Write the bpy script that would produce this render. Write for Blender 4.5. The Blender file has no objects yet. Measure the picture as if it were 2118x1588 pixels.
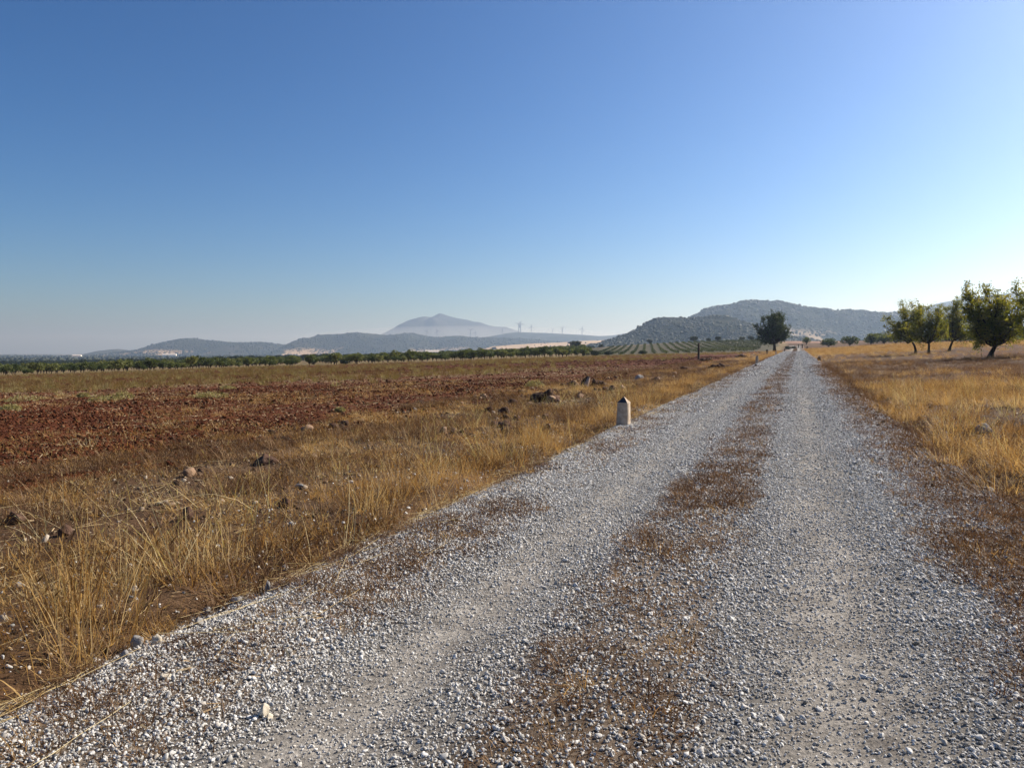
import bpy, math, random
import numpy as np
from mathutils import Vector

# ------------------------------------------------------------------ camera, sky, sun, exposure
scene = bpy.context.scene
R = math.radians
EYE = 1.5
FPX, CX, CY, HOR = 1591.0, 1059.0, 794.0, 730.0          # focal length and centre in photograph pixels
PITCH = math.atan((CY - HOR) / FPX)
SUN_AZ, SUN_EL = R(62), R(35)                             # azimuth clockwise from the view direction

cam_d = bpy.data.cameras.new('camera')
cam = bpy.data.objects.new('camera', cam_d)
scene.collection.objects.link(cam)
cam.location = (0, 0, EYE)
cam.rotation_euler = (R(90) - PITCH, 0, 0)
cam_d.sensor_width = 36.0
cam_d.lens = 36.0 * FPX / 2118.0
cam_d.clip_start = 0.05
cam_d.clip_end = 60000
scene.camera = cam

world = bpy.data.worlds.new('World')
scene.world = world
world.use_nodes = True
wn = world.node_tree.nodes
wl = world.node_tree.links
bg = wn['Background']
sky = wn.new('ShaderNodeTexSky')
sky.sky_type = 'NISHITA'
sky.sun_disc = False
sky.sun_elevation = SUN_EL
sky.sun_rotation = SUN_AZ
sky.altitude = 900
sky.air_density = 1.0
sky.dust_density = 2.5
sky.ozone_density = 5.0
# the deep, saturated rendering of a phone camera: one even grade of the whole sky
sk_a, sk_b = wn.new('ShaderNodeVectorMath'), wn.new('ShaderNodeVectorMath')
sk_a.operation = sk_b.operation = 'SCALE'
sk_a.inputs['Scale'].default_value, sk_b.inputs['Scale'].default_value = 0.1, 10.0
sk_g, sk_s = wn.new('ShaderNodeGamma'), wn.new('ShaderNodeHueSaturation')
sk_g.inputs['Gamma'].default_value = 1.3
sk_s.inputs['Saturation'].default_value = 1.15
wl.new(sky.outputs[0], sk_a.inputs[0])
wl.new(sk_a.outputs[0], sk_g.inputs[0])
wl.new(sk_g.outputs[0], sk_b.inputs[0])
wl.new(sk_b.outputs[0], sk_s.inputs['Color'])
wl.new(sk_s.outputs[0], bg.inputs[0])
bg.inputs[1].default_value = 0.091

sun_d = bpy.data.lights.new('sun', 'SUN')
sun_d.energy = 5.0
sun_d.angle = R(0.55)
sun_d.color = (1.0, 0.92, 0.79)
sun = bpy.data.objects.new('sun', sun_d)
scene.collection.objects.link(sun)
S = Vector((math.sin(SUN_AZ) * math.cos(SUN_EL), math.cos(SUN_AZ) * math.cos(SUN_EL), math.sin(SUN_EL)))
sun.rotation_euler = S.to_track_quat('Z', 'Y').to_euler()
sun.location = (40, 20, 40)

vs = scene.view_settings
vs.view_transform = 'Standard'
vs.look = 'None'
vs.exposure = 0.65
vs.gamma = 1.0
vs.use_curve_mapping = False
scene.render.engine = 'CYCLES'
cy = scene.cycles
cy.max_bounces = 6
cy.diffuse_bounces = 3
cy.glossy_bounces = 2
cy.transmission_bounces = 3
cy.transparent_max_bounces = 4
cy.volume_bounces = 0
cy.use_denoising = True
cy.use_adaptive_sampling = True
cy.adaptive_threshold = 0.01
scene.render.use_persistent_data = False

rng = np.random.default_rng(11)
random.seed(5)

# ------------------------------------------------------------------ terrain functions
YAW = math.atan((1650 - CX) / FPX)                        # the road leaves to the right of the view axis
RS, RC = math.sin(YAW), math.cos(YAW)


def to_uv(x, y):
    return x * RS + y * RC, x * RC - y * RS


def to_xy(u, v):
    return u * RS + v * RC, u * RC - v * RS


def sstep(a, b, x):
    t = np.clip((np.asarray(x, float) - a) / (b - a), 0, 1)
    return t * t * (3 - 2 * t)


def hash2(i, j, seed):
    n = (i.astype(np.int64) * 374761393 + j.astype(np.int64) * 668265263 + seed * 974634757) & 0x7fffffff
    n = ((n ^ (n >> 13)) * 1274126177) & 0x7fffffff
    n = n ^ (n >> 16)
    return (n & 0xffff) / 65535.0


def vnoise(x, y, scale=1.0, seed=0):
    x = np.asarray(x, float) / scale
    y = np.asarray(y, float) / scale
    i, j = np.floor(x), np.floor(y)
    fx, fy = x - i, y - j
    fx, fy = fx * fx * (3 - 2 * fx), fy * fy * (3 - 2 * fy)
    i, j = i.astype(np.int64), j.astype(np.int64)
    a, b = hash2(i, j, seed), hash2(i + 1, j, seed)
    c, d = hash2(i, j + 1, seed), hash2(i + 1, j + 1, seed)
    return (a * (1 - fx) + b * fx) * (1 - fy) + (c * (1 - fx) + d * fx) * fy


def fbm(x, y, scale, seed=0, octv=4):
    s, a, t = 0, 1.0, 0
    for k in range(octv):
        s = s + a * vnoise(x, y, scale / 2 ** k, seed + k * 17)
        t += a
        a *= 0.5
    return s / t


def base(x, y):
    """the lie of the land: a plain that tilts up to the right, a low rise in front of the hill"""
    x = np.asarray(x, float)
    y = np.asarray(y, float)
    u, v = to_uv(x, y)
    z = 0.026 * 700 * np.tanh(x / 700) + 0.0004 * np.clip(y, -200, 900)
    z = z + 0.0065 * 160 * np.tanh(np.minimum(x, 0) / 160)
    z = z + 0.9 * sstep(3, 33, v) * sstep(600, 200, y)
    z = z + 5.0 * np.exp(-((x - 115) / 95) ** 2 - ((y - 455) / 125) ** 2)
    return z


def road_mask(v):
    return sstep(-4.0, -3.3, v) * sstep(2.5, 1.7, v)


def ground_z(x, y):
    u, v = to_uv(x, y)
    r = np.hypot(x, y)
    fade = sstep(150, 40, r)
    n = (fbm(x, y, 1.3, 3) - 0.5) * 0.10 + (fbm(x, y, 5.0, 9) - 0.5) * 0.18 * sstep(3, 6, np.abs(v + 0.9))
    return base(x, y) + n * fade - 0.16 * road_mask(v) * sstep(340, 320, u) * sstep(-30, -20, u) - 0.05


def road_z(x, y):
    u, v = to_uv(x, y)
    w = fbm(u, v * 2, 3.0, 21) - 0.5
    rut = -0.030 * np.exp(-((v + 1.7 + 0.1 * w) / 0.32) ** 2) - 0.030 * np.exp(-((v - 0.2 + 0.1 * w) / 0.32) ** 2)
    mid = 0.030 * np.exp(-((v + 0.78) / 0.35) ** 2)
    edge = -0.16 * sstep(-3.1, -3.75, v + 0.5 * w) - 0.16 * sstep(1.55, 2.25, v + 0.5 * w)
    return base(x, y) + 0.02 + rut + mid + edge + 0.02 * (fbm(x, y, 0.5, 5) - 0.5)


def field_mask(x, y):
    u, v = to_uv(x, y)
    w = (fbm(x, y, 4.0, 31) - 0.5)
    far = 186 + 0.27 * x
    return sstep(-8.3, -9.3, v + 3.5 * w) * sstep(0, -4, y - far) * sstep(-30, -20, u)


def field_z(x, y):
    r = np.hypot(x, y)
    m = field_mask(x, y)
    n = (fbm(x, y, 0.45, 41) - 0.5) * 0.09 + (fbm(x, y, 2.2, 43) - 0.5) * 0.12
    fr = (-x * 0.2607 + y * 0.9654) / 0.85 + 0.35 * (fbm(x, y, 3.0, 47) - 0.5)          # furrows left by the plough
    n = n + 0.03 * np.sin(2 * np.pi * fr) * sstep(70, 30, r)
    return ground_z(x, y) + 0.015 + 0.0007 * r + n * sstep(120, 30, r) * m - 0.5 * (1 - m)


def surf(x, y):
    """the surface things stand on"""
    x = np.asarray(x, float)
    y = np.asarray(y, float)
    u, v = to_uv(x, y)
    on_road = (u < 320) & (u > -14) & (v > -3.75) & (v < 2.2)
    z = np.maximum(ground_z(x, y), field_z(x, y))
    return np.where(on_road, np.maximum(z, road_z(x, y)), z)


def ray(px, py):
    a, b = (px - CX) / FPX, -(py - CY) / FPX
    return np.array([a, math.cos(PITCH) + b * math.sin(PITCH), -math.sin(PITCH) + b * math.cos(PITCH)])


_T = np.geomspace(1.2, 1500, 9000)


def at(px, py):
    """ground point that the photograph shows at a pixel"""
    d = ray(px, py)
    q = d[None, :] * _T[:, None]
    k = np.argmax(q[:, 2] + EYE < base(q[:, 0], q[:, 1]))
    x, y = q[k, 0], q[k, 1]
    return Vector((x, y, float(surf(x, y))))


def at_depth(px, depth):
    x = (px - CX) / FPX * depth
    return Vector((x, depth, float(surf(x, depth))))


# ------------------------------------------------------------------ material helpers
def new_mat(name):
    m = bpy.data.materials.new(name)
    m.use_nodes = True
    nt = m.node_tree
    for n in list(nt.nodes):
        nt.nodes.remove(n)
    out = nt.nodes.new('ShaderNodeOutputMaterial')
    return m, nt, out


def N(nt, t, **kw):
    n = nt.nodes.new(t)
    for k, val in kw.items():
        if k.startswith('i_'):
            key = k[2:]
            n.inputs[int(key) if key.isdigit() else key].default_value = val
        else:
            setattr(n, k, val)
    return n


def ramp(nt, stops, interp='LINEAR'):
    r = nt.nodes.new('ShaderNodeValToRGB')
    r.color_ramp.interpolation = interp
    el = r.color_ramp.elements
    while len(el) < len(stops):
        el.new(0.5)
    for e, (p, c) in zip(el, stops):
        e.position = p
        e.color = (c[0], c[1], c[2], 1)
    return r


def noise(nt, scale, detail=4, rough=0.6, coord='Object'):
    tc = nt.nodes.new('ShaderNodeTexCoord')
    n = N(nt, 'ShaderNodeTexNoise')
    n.inputs['Scale'].default_value = scale
    n.inputs['Detail'].default_value = detail
    n.inputs['Roughness'].default_value = rough
    nt.links.new(tc.outputs[coord], n.inputs['Vector'])
    return n


def mixrgb(nt, blend, fac, a, b):
    m = nt.nodes.new('ShaderNodeMix')
    m.data_type = 'RGBA'
    m.blend_type = blend
    for sock, val in ((m.inputs[0], fac), (m.inputs[6], a), (m.inputs[7], b)):
        if hasattr(val, 'links') or hasattr(val, 'is_output'):
            nt.links.new(val, sock)
        elif isinstance(val, (int, float)):
            sock.default_value = val
        else:
            sock.default_value = (val[0], val[1], val[2], 1)
    return m.outputs[2]


def stone_mat(name, stops, scale=9.0, rough=0.85, bump=0.4, bscale=30, rnd=True, dist=0.01, spec=0.3):
    m, nt, out = new_mat(name)
    b = N(nt, 'ShaderNodeBsdfPrincipled')
    b.inputs['Roughness'].default_value = rough
    b.inputs['Specular IOR Level'].default_value = spec
    n = noise(nt, scale)
    r = ramp(nt, stops)
    if rnd:
        oi = N(nt, 'ShaderNodeObjectInfo')
        ad = N(nt, 'ShaderNodeMath', operation='MULTIPLY_ADD')
        nt.links.new(n.outputs[0], ad.inputs[0])
        ad.inputs[1].default_value = 0.35
        nt.links.new(oi.outputs['Random'], ad.inputs[2])
        sb = N(nt, 'ShaderNodeMath', operation='SUBTRACT', use_clamp=True)
        nt.links.new(ad.outputs[0], sb.inputs[0])
        sb.inputs[1].default_value = 0.17
        nt.links.new(sb.outputs[0], r.inputs[0])
    else:
        nt.links.new(n.outputs[0], r.inputs[0])
    nt.links.new(r.outputs[0], b.inputs['Base Color'])
    if bump:
        n2 = noise(nt, bscale, 5, 0.65)
        bp = N(nt, 'ShaderNodeBump')
        bp.inputs['Strength'].default_value = bump
        bp.inputs['Distance'].default_value = dist
        nt.links.new(n2.outputs[0], bp.inputs['Height'])
        nt.links.new(bp.outputs[0], b.inputs['Normal'])
    nt.links.new(b.outputs[0], out.inputs[0])
    return m


def leaf_mat(name, stops, trans=0.4, tint=(1.2, 1.25, 0.7), nscale=None, rough=0.6):
    """thin leaf: diffuse plus light coming through, colour varies from one instance or place to the next"""
    m, nt, out = new_mat(name)
    r = ramp(nt, stops)
    if nscale:
        n = noise(nt, nscale, 3, 0.7)
        nt.links.new(n.outputs[0], r.inputs[0])
    else:
        oi = N(nt, 'ShaderNodeObjectInfo')
        nt.links.new(oi.outputs['Random'], r.inputs[0])
    d = N(nt, 'ShaderNodeBsdfPrincipled')
    d.inputs['Roughness'].default_value = rough
    d.inputs['Specular IOR Level'].default_value = 0.2
    t = N(nt, 'ShaderNodeBsdfTranslucent')
    nt.links.new(r.outputs[0], d.inputs['Base Color'])
    nt.links.new(mixrgb(nt, 'MULTIPLY', 1.0, r.outputs[0], tint), t.inputs[0])
    mx = N(nt, 'ShaderNodeMixShader')
    mx.inputs[0].default_value = trans
    nt.links.new(d.outputs[0], mx.inputs[1])
    nt.links.new(t.outputs[0], mx.inputs[2])
    nt.links.new(mx.outputs[0], out.inputs[0])
    return m


def soil_mat(name, attr=None, stops=None, fine=(60, 0.5), coarse=1.2, bump=0.6, bdist=0.03, bscale=14, fleck=None):
    """earth: place colour (attribute or ramp) broken up by noise, crumbly relief"""
    m, nt, out = new_mat(name)
    b = N(nt, 'ShaderNodeBsdfPrincipled')
    b.inputs['Roughness'].default_value = 0.95
    b.inputs['Specular IOR Level'].default_value = 0.1
    nc = noise(nt, coarse, 6, 0.65)
    if attr:
        a = N(nt, 'ShaderNodeAttribute')
        a.attribute_name = attr
        col = a.outputs['Color']
        gr = ramp(nt, [(0.3, (0.62, 0.58, 0.55)), (0.7, (1.35, 1.32, 1.28))])
        nt.links.new(nc.outputs[0], gr.inputs[0])
        col = mixrgb(nt, 'MULTIPLY', 1.0, col, gr.outputs[0])
    else:
        rr = ramp(nt, stops)
        nt.links.new(nc.outputs[0], rr.inputs[0])
        col = rr.outputs[0]
    nf = noise(nt, fine[0], 3, 0.7)
    fr = ramp(nt, [(0.3, (1 - fine[1],) * 3), (0.7, (1 + fine[1],) * 3)])
    nt.links.new(nf.outputs[0], fr.inputs[0])
    col = mixrgb(nt, 'MULTIPLY', 1.0, col, fr.outputs[0])
    if fleck:
        fs, fc, lo, hi = fleck
        n3 = noise(nt, fs, 2, 0.5)
        r3 = ramp(nt, [(lo, (0, 0, 0)), (hi, (1, 1, 1))])
        nt.links.new(n3.outputs[0], r3.inputs[0])
        col = mixrgb(nt, 'MIX', r3.outputs[0], col, fc)
    nt.links.new(col, b.inputs['Base Color'])
    nb = noise(nt, bscale, 6, 0.7)
    bp = N(nt, 'ShaderNodeBump')
    bp.inputs['Strength'].default_value = bump
    bp.inputs['Distance'].default_value = bdist
    nt.links.new(nb.outputs[0], bp.inputs['Height'])
    nt.links.new(bp.outputs[0], b.inputs['Normal'])
    nt.links.new(b.outputs[0], out.inputs[0])
    return m


M = {}
M['ground'] = soil_mat('soil_ground', attr='tint', fine=(25, 0.45), coarse=0.7, bump=0.7, bdist=0.05, bscale=9)
M['field'] = soil_mat('red_soil', stops=[(0.3, (0.050, 0.015, 0.006)), (0.5, (0.090, 0.027, 0.010)), (0.72, (0.135, 0.046, 0.017))],
                      fine=(16, 0.5), coarse=0.9, bump=1.0, bdist=0.06, bscale=7, fleck=(22, (0.28, 0.16, 0.075), 0.64, 0.70))
M['pebble'] = stone_mat('gravel_stone', [(0.0, (0.12, 0.115, 0.106)), (0.10, (0.30, 0.288, 0.265)), (0.5, (0.54, 0.52, 0.485)), (0.8, (0.70, 0.68, 0.64)),
                                         (0.93, (0.36, 0.31, 0.25)), (1.0, (0.68, 0.66, 0.62))], scale=25, bump=0.25, bscale=90, dist=0.004)
M['clod'] = stone_mat('red_clod', [(0.0, (0.038, 0.011, 0.005)), (0.5, (0.074, 0.022, 0.009)), (0.9, (0.12, 0.040, 0.016)), (1.0, (0.19, 0.10, 0.05))],
                      scale=18, rough=0.95, bump=0.6, bscale=60, spec=0.1)
M['earth_rock'] = stone_mat('dark_earth_rock', [(0.2, (0.045, 0.026, 0.019)), (0.5, (0.10, 0.058, 0.040)), (0.8, (0.19, 0.125, 0.09))],
                            scale=5, rough=0.95, bump=0.9, bscale=16, dist=0.04, rnd=False, spec=0.1)
M['earth_crumb'] = stone_mat('earth_crumb', [(0.0, (0.045, 0.028, 0.018)), (0.5, (0.10, 0.062, 0.038)), (0.85, (0.20, 0.14, 0.09)), (1.0, (0.42, 0.36, 0.29))], scale=20, rough=0.95, bump=0.0, spec=0.1)
M['grey_rock'] = stone_mat('grey_rock', [(0.25, (0.16, 0.15, 0.145)), (0.55, (0.29, 0.275, 0.26)), (0.8, (0.42, 0.40, 0.37))],
                           scale=7, bump=0.7, bscale=30, dist=0.015, rnd=False)
M['pale_rock'] = stone_mat('pale_rock', [(0.25, (0.42, 0.36, 0.27)), (0.6, (0.60, 0.53, 0.42)), (0.85, (0.70, 0.65, 0.55))],
                           scale=9, bump=0.5, bscale=40, dist=0.01, rnd=False)
M['brown_rock'] = stone_mat('brown_rock', [(0.25, (0.16, 0.10, 0.065)), (0.6, (0.30, 0.19, 0.115)), (0.85, (0.42, 0.29, 0.18))],
                            scale=7, bump=0.6, bscale=30, dist=0.015, rnd=False)
M['straw'] = leaf_mat('dry_straw', [(0.0, (0.15, 0.080, 0.030)), (0.25, (0.33, 0.19, 0.062)), (0.6, (0.52, 0.33, 0.115)), (0.85, (0.56, 0.41, 0.20)), (1.0, (0.70, 0.56, 0.32))], trans=0.42, tint=(1.15, 1.0, 0.7))
M['rust'] = leaf_mat('rusty_weed', [(0.0, (0.070, 0.036, 0.017)), (0.5, (0.14, 0.073, 0.032)), (0.8, (0.24, 0.15, 0.078)), (1.0, (0.33, 0.20, 0.09))], trans=0.3, tint=(1.1, 0.95, 0.75))
M['pale_straw'] = leaf_mat('pale_straw', [(0.0, (0.42, 0.29, 0.12)), (0.5, (0.62, 0.47, 0.23)), (1.0, (0.74, 0.62, 0.38))], trans=0.3)
M['litter'] = leaf_mat('straw_litter', [(0.0, (0.22, 0.14, 0.075)), (0.5, (0.40, 0.28, 0.15)), (1.0, (0.62, 0.50, 0.31))], trans=0.15)
M['weed'] = leaf_mat('field_weed', [(0.0, (0.15, 0.075, 0.033)), (0.5, (0.25, 0.155, 0.062)), (0.8, (0.22, 0.17, 0.066)), (1.0, (0.37, 0.30, 0.14))], trans=0.35)
M['pale_weed'] = leaf_mat('pale_green_weed', [(0.3, (0.16, 0.14, 0.055)), (0.5, (0.30, 0.25, 0.11)), (0.7, (0.50, 0.43, 0.24))], trans=0.35, nscale=4)
M['almond'] = leaf_mat('almond_leaf', [(0.3, (0.075, 0.10, 0.025)), (0.5, (0.15, 0.165, 0.04)), (0.62, (0.25, 0.23, 0.06)), (0.75, (0.33, 0.24, 0.07))], trans=0.55, tint=(1.5, 1.35, 0.5), nscale=1.3)
M['oak'] = leaf_mat('oak_leaf', [(0.3, (0.030, 0.044, 0.016)), (0.55, (0.055, 0.072, 0.025)), (0.75, (0.105, 0.115, 0.045))], trans=0.3, nscale=0.6)
M['olive'] = leaf_mat('orchard_leaf', [(0.0, (0.055, 0.070, 0.022)), (0.5, (0.095, 0.11, 0.036)), (1.0, (0.16, 0.16, 0.055))], trans=0.35)
M['vine'] = leaf_mat('vine_leaf', [(0.0, (0.040, 0.050, 0.020)), (1.0, (0.085, 0.090, 0.034))], trans=0.3)
M['holm'] = leaf_mat('holm_oak_leaf', [(0.0, (0.022, 0.030, 0.014)), (1.0, (0.045, 0.055, 0.022))], trans=0.2)
M['scrub'] = leaf_mat('hill_scrub_leaf', [(0.0, (0.024, 0.032, 0.018)), (0.7, (0.042, 0.050, 0.026)), (1.0, (0.07, 0.072, 0.038))], trans=0.15)
M['bark'] = stone_mat('bark', [(0.3, (0.022, 0.016, 0.012)), (0.7, (0.065, 0.048, 0.036))], scale=6, rough=0.95, bump=1.0, bscale=25, dist=0.03, rnd=False, spec=0.1)
M['old_wood'] = stone_mat('old_wood', [(0.3, (0.045, 0.032, 0.024)), (0.7, (0.12, 0.085, 0.06))], scale=8, rough=0.9, bump=0.8, bscale=40, dist=0.01, rnd=False)
M['split_wood'] = stone_mat('split_wood', [(0.3, (0.26, 0.17, 0.12)), (0.7, (0.52, 0.40, 0.32))], scale=9, rough=0.9, bump=0.8, bscale=30, dist=0.02, rnd=False)
M['whitewash'] = stone_mat('weathered_whitewash', [(0.25, (0.30, 0.22, 0.155)), (0.5, (0.46, 0.365, 0.27)), (0.8, (0.62, 0.53, 0.42))], scale=10, rough=0.9, bump=0.5, bscale=60, dist=0.004, rnd=False)
M['dark_paint'] = stone_mat('dark_paint', [(0.3, (0.018, 0.020, 0.028)), (0.8, (0.06, 0.065, 0.08))], scale=20, rough=0.6, bump=0.2, bscale=60, dist=0.003, rnd=False)
M['turbine'] = stone_mat('turbine_paint', [(0.3, (0.34, 0.33, 0.33)), (0.7, (0.38, 0.37, 0.37))], scale=0.2, rough=0.5, bump=0, rnd=False)
M['plaster'] = stone_mat('farm_plaster', [(0.3, (0.66, 0.62, 0.56)), (0.7, (0.78, 0.75, 0.70))], scale=0.8, rough=0.9, bump=0, rnd=False)
M['roof_tile'] = stone_mat('roof_tile', [(0.3, (0.46, 0.40, 0.34)), (0.7, (0.58, 0.52, 0.46))], scale=1.5, rough=0.9, bump=0, rnd=False)


# ------------------------------------------------------------------ mesh helpers
COL = scene.collection


def mesh_np(name, verts, faces, mats, smooth=False, matidx=None):
    me = bpy.data.meshes.new(name)
    verts = np.asarray(verts, np.float32).reshape(-1, 3)
    if isinstance(faces, np.ndarray) and faces.ndim == 2:
        k = faces.shape[1]
        me.vertices.add(len(verts))
        me.vertices.foreach_set('co', verts.ravel())
        me.loops.add(faces.size)
        me.loops.foreach_set('vertex_index', faces.astype(np.int32).ravel())
        me.polygons.add(len(faces))
        me.polygons.foreach_set('loop_start', np.arange(0, faces.size, k, dtype=np.int32))
        me.polygons.foreach_set('loop_total', np.full(len(faces), k, np.int32))
    else:
        me.from_pydata([tuple(v) for v in verts], [], [tuple(int(i) for i in fc) for fc in faces])
    for mt in (mats if isinstance(mats, (list, tuple)) else [mats]):
        me.materials.append(mt)
    if matidx is not None:
        me.polygons.foreach_set('material_index', np.asarray(matidx, np.int32))
    me.update(calc_edges=True)
    me.validate()
    if smooth:
        me.polygons.foreach_set('use_smooth', np.ones(len(me.polygons), bool))
    return me


def link(name, me, parent=None, loc=None, rotz=0.0, scale=None):
    o = bpy.data.objects.new(name, me)
    COL.objects.link(o)
    if parent:
        o.parent = parent
    if loc is not None:
        o.location = loc
    if rotz:
        o.rotation_euler = (0, 0, rotz)
    if scale is not None:
        o.scale = scale if hasattr(scale, '__len__') else (scale,) * 3
    return o


def tag(o, label=None, cat=None, group=None, kind=None):
    if label:
        o['label'] = label
    if cat:
        o['category'] = cat
    if group:
        o['group'] = group
    if kind:
        o['kind'] = kind
    return o


def grid_faces(nr, nc, wrap=False):
    i = np.arange(nr - 1)[:, None]
    j = np.arange(nc if wrap else nc - 1)[None, :]
    jn = (j + 1) % nc
    a = i * nc + j
    return np.stack([a, i * nc + jn, (i + 1) * nc + jn, (i + 1) * nc + j], -1).reshape(-1, 4)


def ico(sub):
    import bmesh
    bm = bmesh.new()
    bmesh.ops.create_icosphere(bm, subdivisions=sub, radius=1)
    v = np.array([p.co[:] for p in bm.verts])
    fc = np.array([[q.index for q in p.verts] for p in bm.faces])
    bm.free()
    return v, fc


ICO = {k: ico(k) for k in (1, 2, 3, 4)}


def rock_mesh(name, sub, seed, mat, dims=(1, 1, 1), rough=0.3, facets=7, smooth=False, sink=0.0, cut=(0.5, 0.85)):
    """an angular stone: a ball cut by random planes, then roughened"""
    g = np.random.default_rng(seed)
    v, fc = ICO[sub]
    v = v.copy()
    for k in range(facets):
        n = g.normal(size=3)
        n /= np.linalg.norm(n)
        d = g.uniform(cut[0], cut[1])
        over = np.maximum(v @ n - d, 0)
        v -= over[:, None] * n[None, :] * 0.92
    a = v / np.linalg.norm(v, axis=1)[:, None]
    k1 = vnoise(a[:, 0] * 2 + a[:, 2] * 1.7, a[:, 1] * 2 - a[:, 2] * 1.3, 0.8, seed) - 0.5
    k2 = vnoise(a[:, 0] * 5 + a[:, 2] * 4.1, a[:, 1] * 5 - a[:, 2] * 3.3, 0.8, seed + 5) - 0.5
    v = v * (1 + rough * k1 + rough * 0.5 * k2)[:, None]
    v = v * np.array(dims)[None, :]
    if sink:
        v[:, 2] += dims[2] * (1 - sink)
    return mesh_np(name, v, fc, mat, smooth)


def tube(path, radii, n=7):
    """tapered tube along a path -> verts, quads"""
    path = np.asarray(path, float)
    V, F = [], []
    for i, (p, r) in enumerate(zip(path, radii)):
        t = path[min(i + 1, len(path) - 1)] - path[max(i - 1, 0)]
        t /= np.linalg.norm(t) + 1e-9
        a = np.cross(t, [0.31, 0.95, 0.11])
        a /= np.linalg.norm(a) + 1e-9
        b = np.cross(t, a)
        for k in range(n):
            w = 2 * math.pi * k / n
            V.append(p + r * (math.cos(w) * a + math.sin(w) * b))
    for i in range(len(path) - 1):
        for k in range(n):
            k2 = (k + 1) % n
            F.append((i * n + k, i * n + k2, (i + 1) * n + k2, (i + 1) * n + k))
    return np.array(V), np.array(F)


class Pile:
    """collects quads"""
    def __init__(self):
        self.v, self.f, self.n = [], [], 0

    def add(self, v, fc):
        self.v.append(np.asarray(v, float))
        self.f.append(np.asarray(fc) + self.n)
        self.n += len(v)

    def mesh(self, name, mats, smooth=False):
        return mesh_np(name, np.concatenate(self.v), np.concatenate(self.f), mats, smooth)


def leaf_quads(g, pos, length, width, up=0.2, fold=0.0):
    """leaf-sized rhombic faces at the given points"""
    n = len(pos)
    d = g.normal(size=(n, 3))
    d[:, 2] += up
    d /= np.linalg.norm(d, axis=1)[:, None]
    w = np.cross(d, g.normal(size=(n, 3)))
    w /= np.linalg.norm(w, axis=1)[:, None] + 1e-9
    L = length * g.uniform(0.6, 1.3, (n, 1))
    W = width * g.uniform(0.6, 1.3, (n, 1))
    v = np.stack([pos - d * L * 0.5, pos + w * W * 0.5, pos + d * L * 0.5, pos - w * W * 0.5], 1).reshape(-1, 3)
    fc = np.arange(4 * n).reshape(-1, 4)
    return v, fc


PROTO = {}


def proto_coll(name, meshes):
    c = bpy.data.collections.new('source_' + name)
    for i, me in enumerate(meshes):
        o = bpy.data.objects.new('source_%s_%02d' % (name, i), me)
        c.objects.link(o)
    PROTO[name] = (c, len(meshes))


def scatter(name, coll, pos, rot, scl, idx, label, cat):
    """ONE stuff object whose copies are set out with geometry nodes"""
    c, n = PROTO[coll]
    me = bpy.data.meshes.new(name)
    pos = np.asarray(pos, np.float32)
    me.vertices.add(len(pos))
    me.vertices.foreach_set('co', pos.ravel())
    for an, ty, arr, key in (('rot', 'FLOAT_VECTOR', rot, 'vector'), ('scl', 'FLOAT_VECTOR', scl, 'vector'), ('idx', 'INT', idx, 'value')):
        a = me.attributes.new(an, ty, 'POINT')
        a.data.foreach_set(key, np.asarray(arr, np.int32 if ty == 'INT' else np.float32).ravel())
    me.update()
    o = link(name, me)
    ng = bpy.data.node_groups.new('scatter_' + name, 'GeometryNodeTree')
    ng.interface.new_socket('Geometry', in_out='INPUT', socket_type='NodeSocketGeometry')
    ng.interface.new_socket('Geometry', in_out='OUTPUT', socket_type='NodeSocketGeometry')
    gi, go = ng.nodes.new('NodeGroupInput'), ng.nodes.new('NodeGroupOutput')
    iop = ng.nodes.new('GeometryNodeInstanceOnPoints')
    ci = ng.nodes.new('GeometryNodeCollectionInfo')
    ci.inputs['Collection'].default_value = c
    ci.inputs['Separate Children'].default_value = True
    ci.inputs['Reset Children'].default_value = True

    def named(n_, ty):
        a_ = ng.nodes.new('GeometryNodeInputNamedAttribute')
        a_.data_type = ty
        a_.inputs['Name'].default_value = n_
        return a_.outputs['Attribute']
    lk = ng.links.new
    lk(gi.outputs[0], iop.inputs['Points'])
    lk(ci.outputs[0], iop.inputs['Instance'])
    iop.inputs['Pick Instance'].default_value = True
    lk(named('idx', 'INT'), iop.inputs['Instance Index'])
    lk(named('rot', 'FLOAT_VECTOR'), iop.inputs['Rotation'])
    lk(named('scl', 'FLOAT_VECTOR'), iop.inputs['Scale'])
    lk(iop.outputs[0], go.inputs[0])
    md = o.modifiers.new('scatter', 'NODES')
    md.node_group = ng
    tag(o, label, cat, kind='stuff')
    return o


def spread(name, coll, x, y, z, size, label, cat, tilt=0.0, flat=None, yaw=None, stretch=0.0):
    n = len(x)
    rot = np.zeros((n, 3))
    rot[:, 2] = rng.uniform(0, 2 * math.pi, n) if yaw is None else yaw
    if tilt:
        rot[:, 0] = rng.normal(0, tilt, n)
        rot[:, 1] = rng.normal(0, tilt, n)
    size = np.asarray(size) * np.ones(n)
    scl = np.stack([size] * 3, 1)
    if stretch:
        scl = scl * rng.uniform(1 - stretch, 1 + stretch, (n, 3))
    if flat is not None:
        scl[:, 2] *= flat
    return scatter(name, coll, np.stack([x, y, z], 1), rot, scl, rng.integers(0, PROTO[coll][1], n), label, cat)


def in_view(x, y, m=6.0, deg=37.5):
    """points the photograph (or a camera a step to the side) can see"""
    return (np.abs(x) < (y + 2) * math.tan(R(deg)) + m) & (y > -m)


# ------------------------------------------------------------------ the ground
def polar(th0, th1, nth, r0, r1, nr, wrap=False):
    th = np.linspace(th0, th1, nth, endpoint=not wrap)
    r = np.geomspace(r0, r1, nr)
    T, RR = np.meshgrid(th, r)
    return RR * np.sin(T), RR * np.cos(T)


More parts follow.
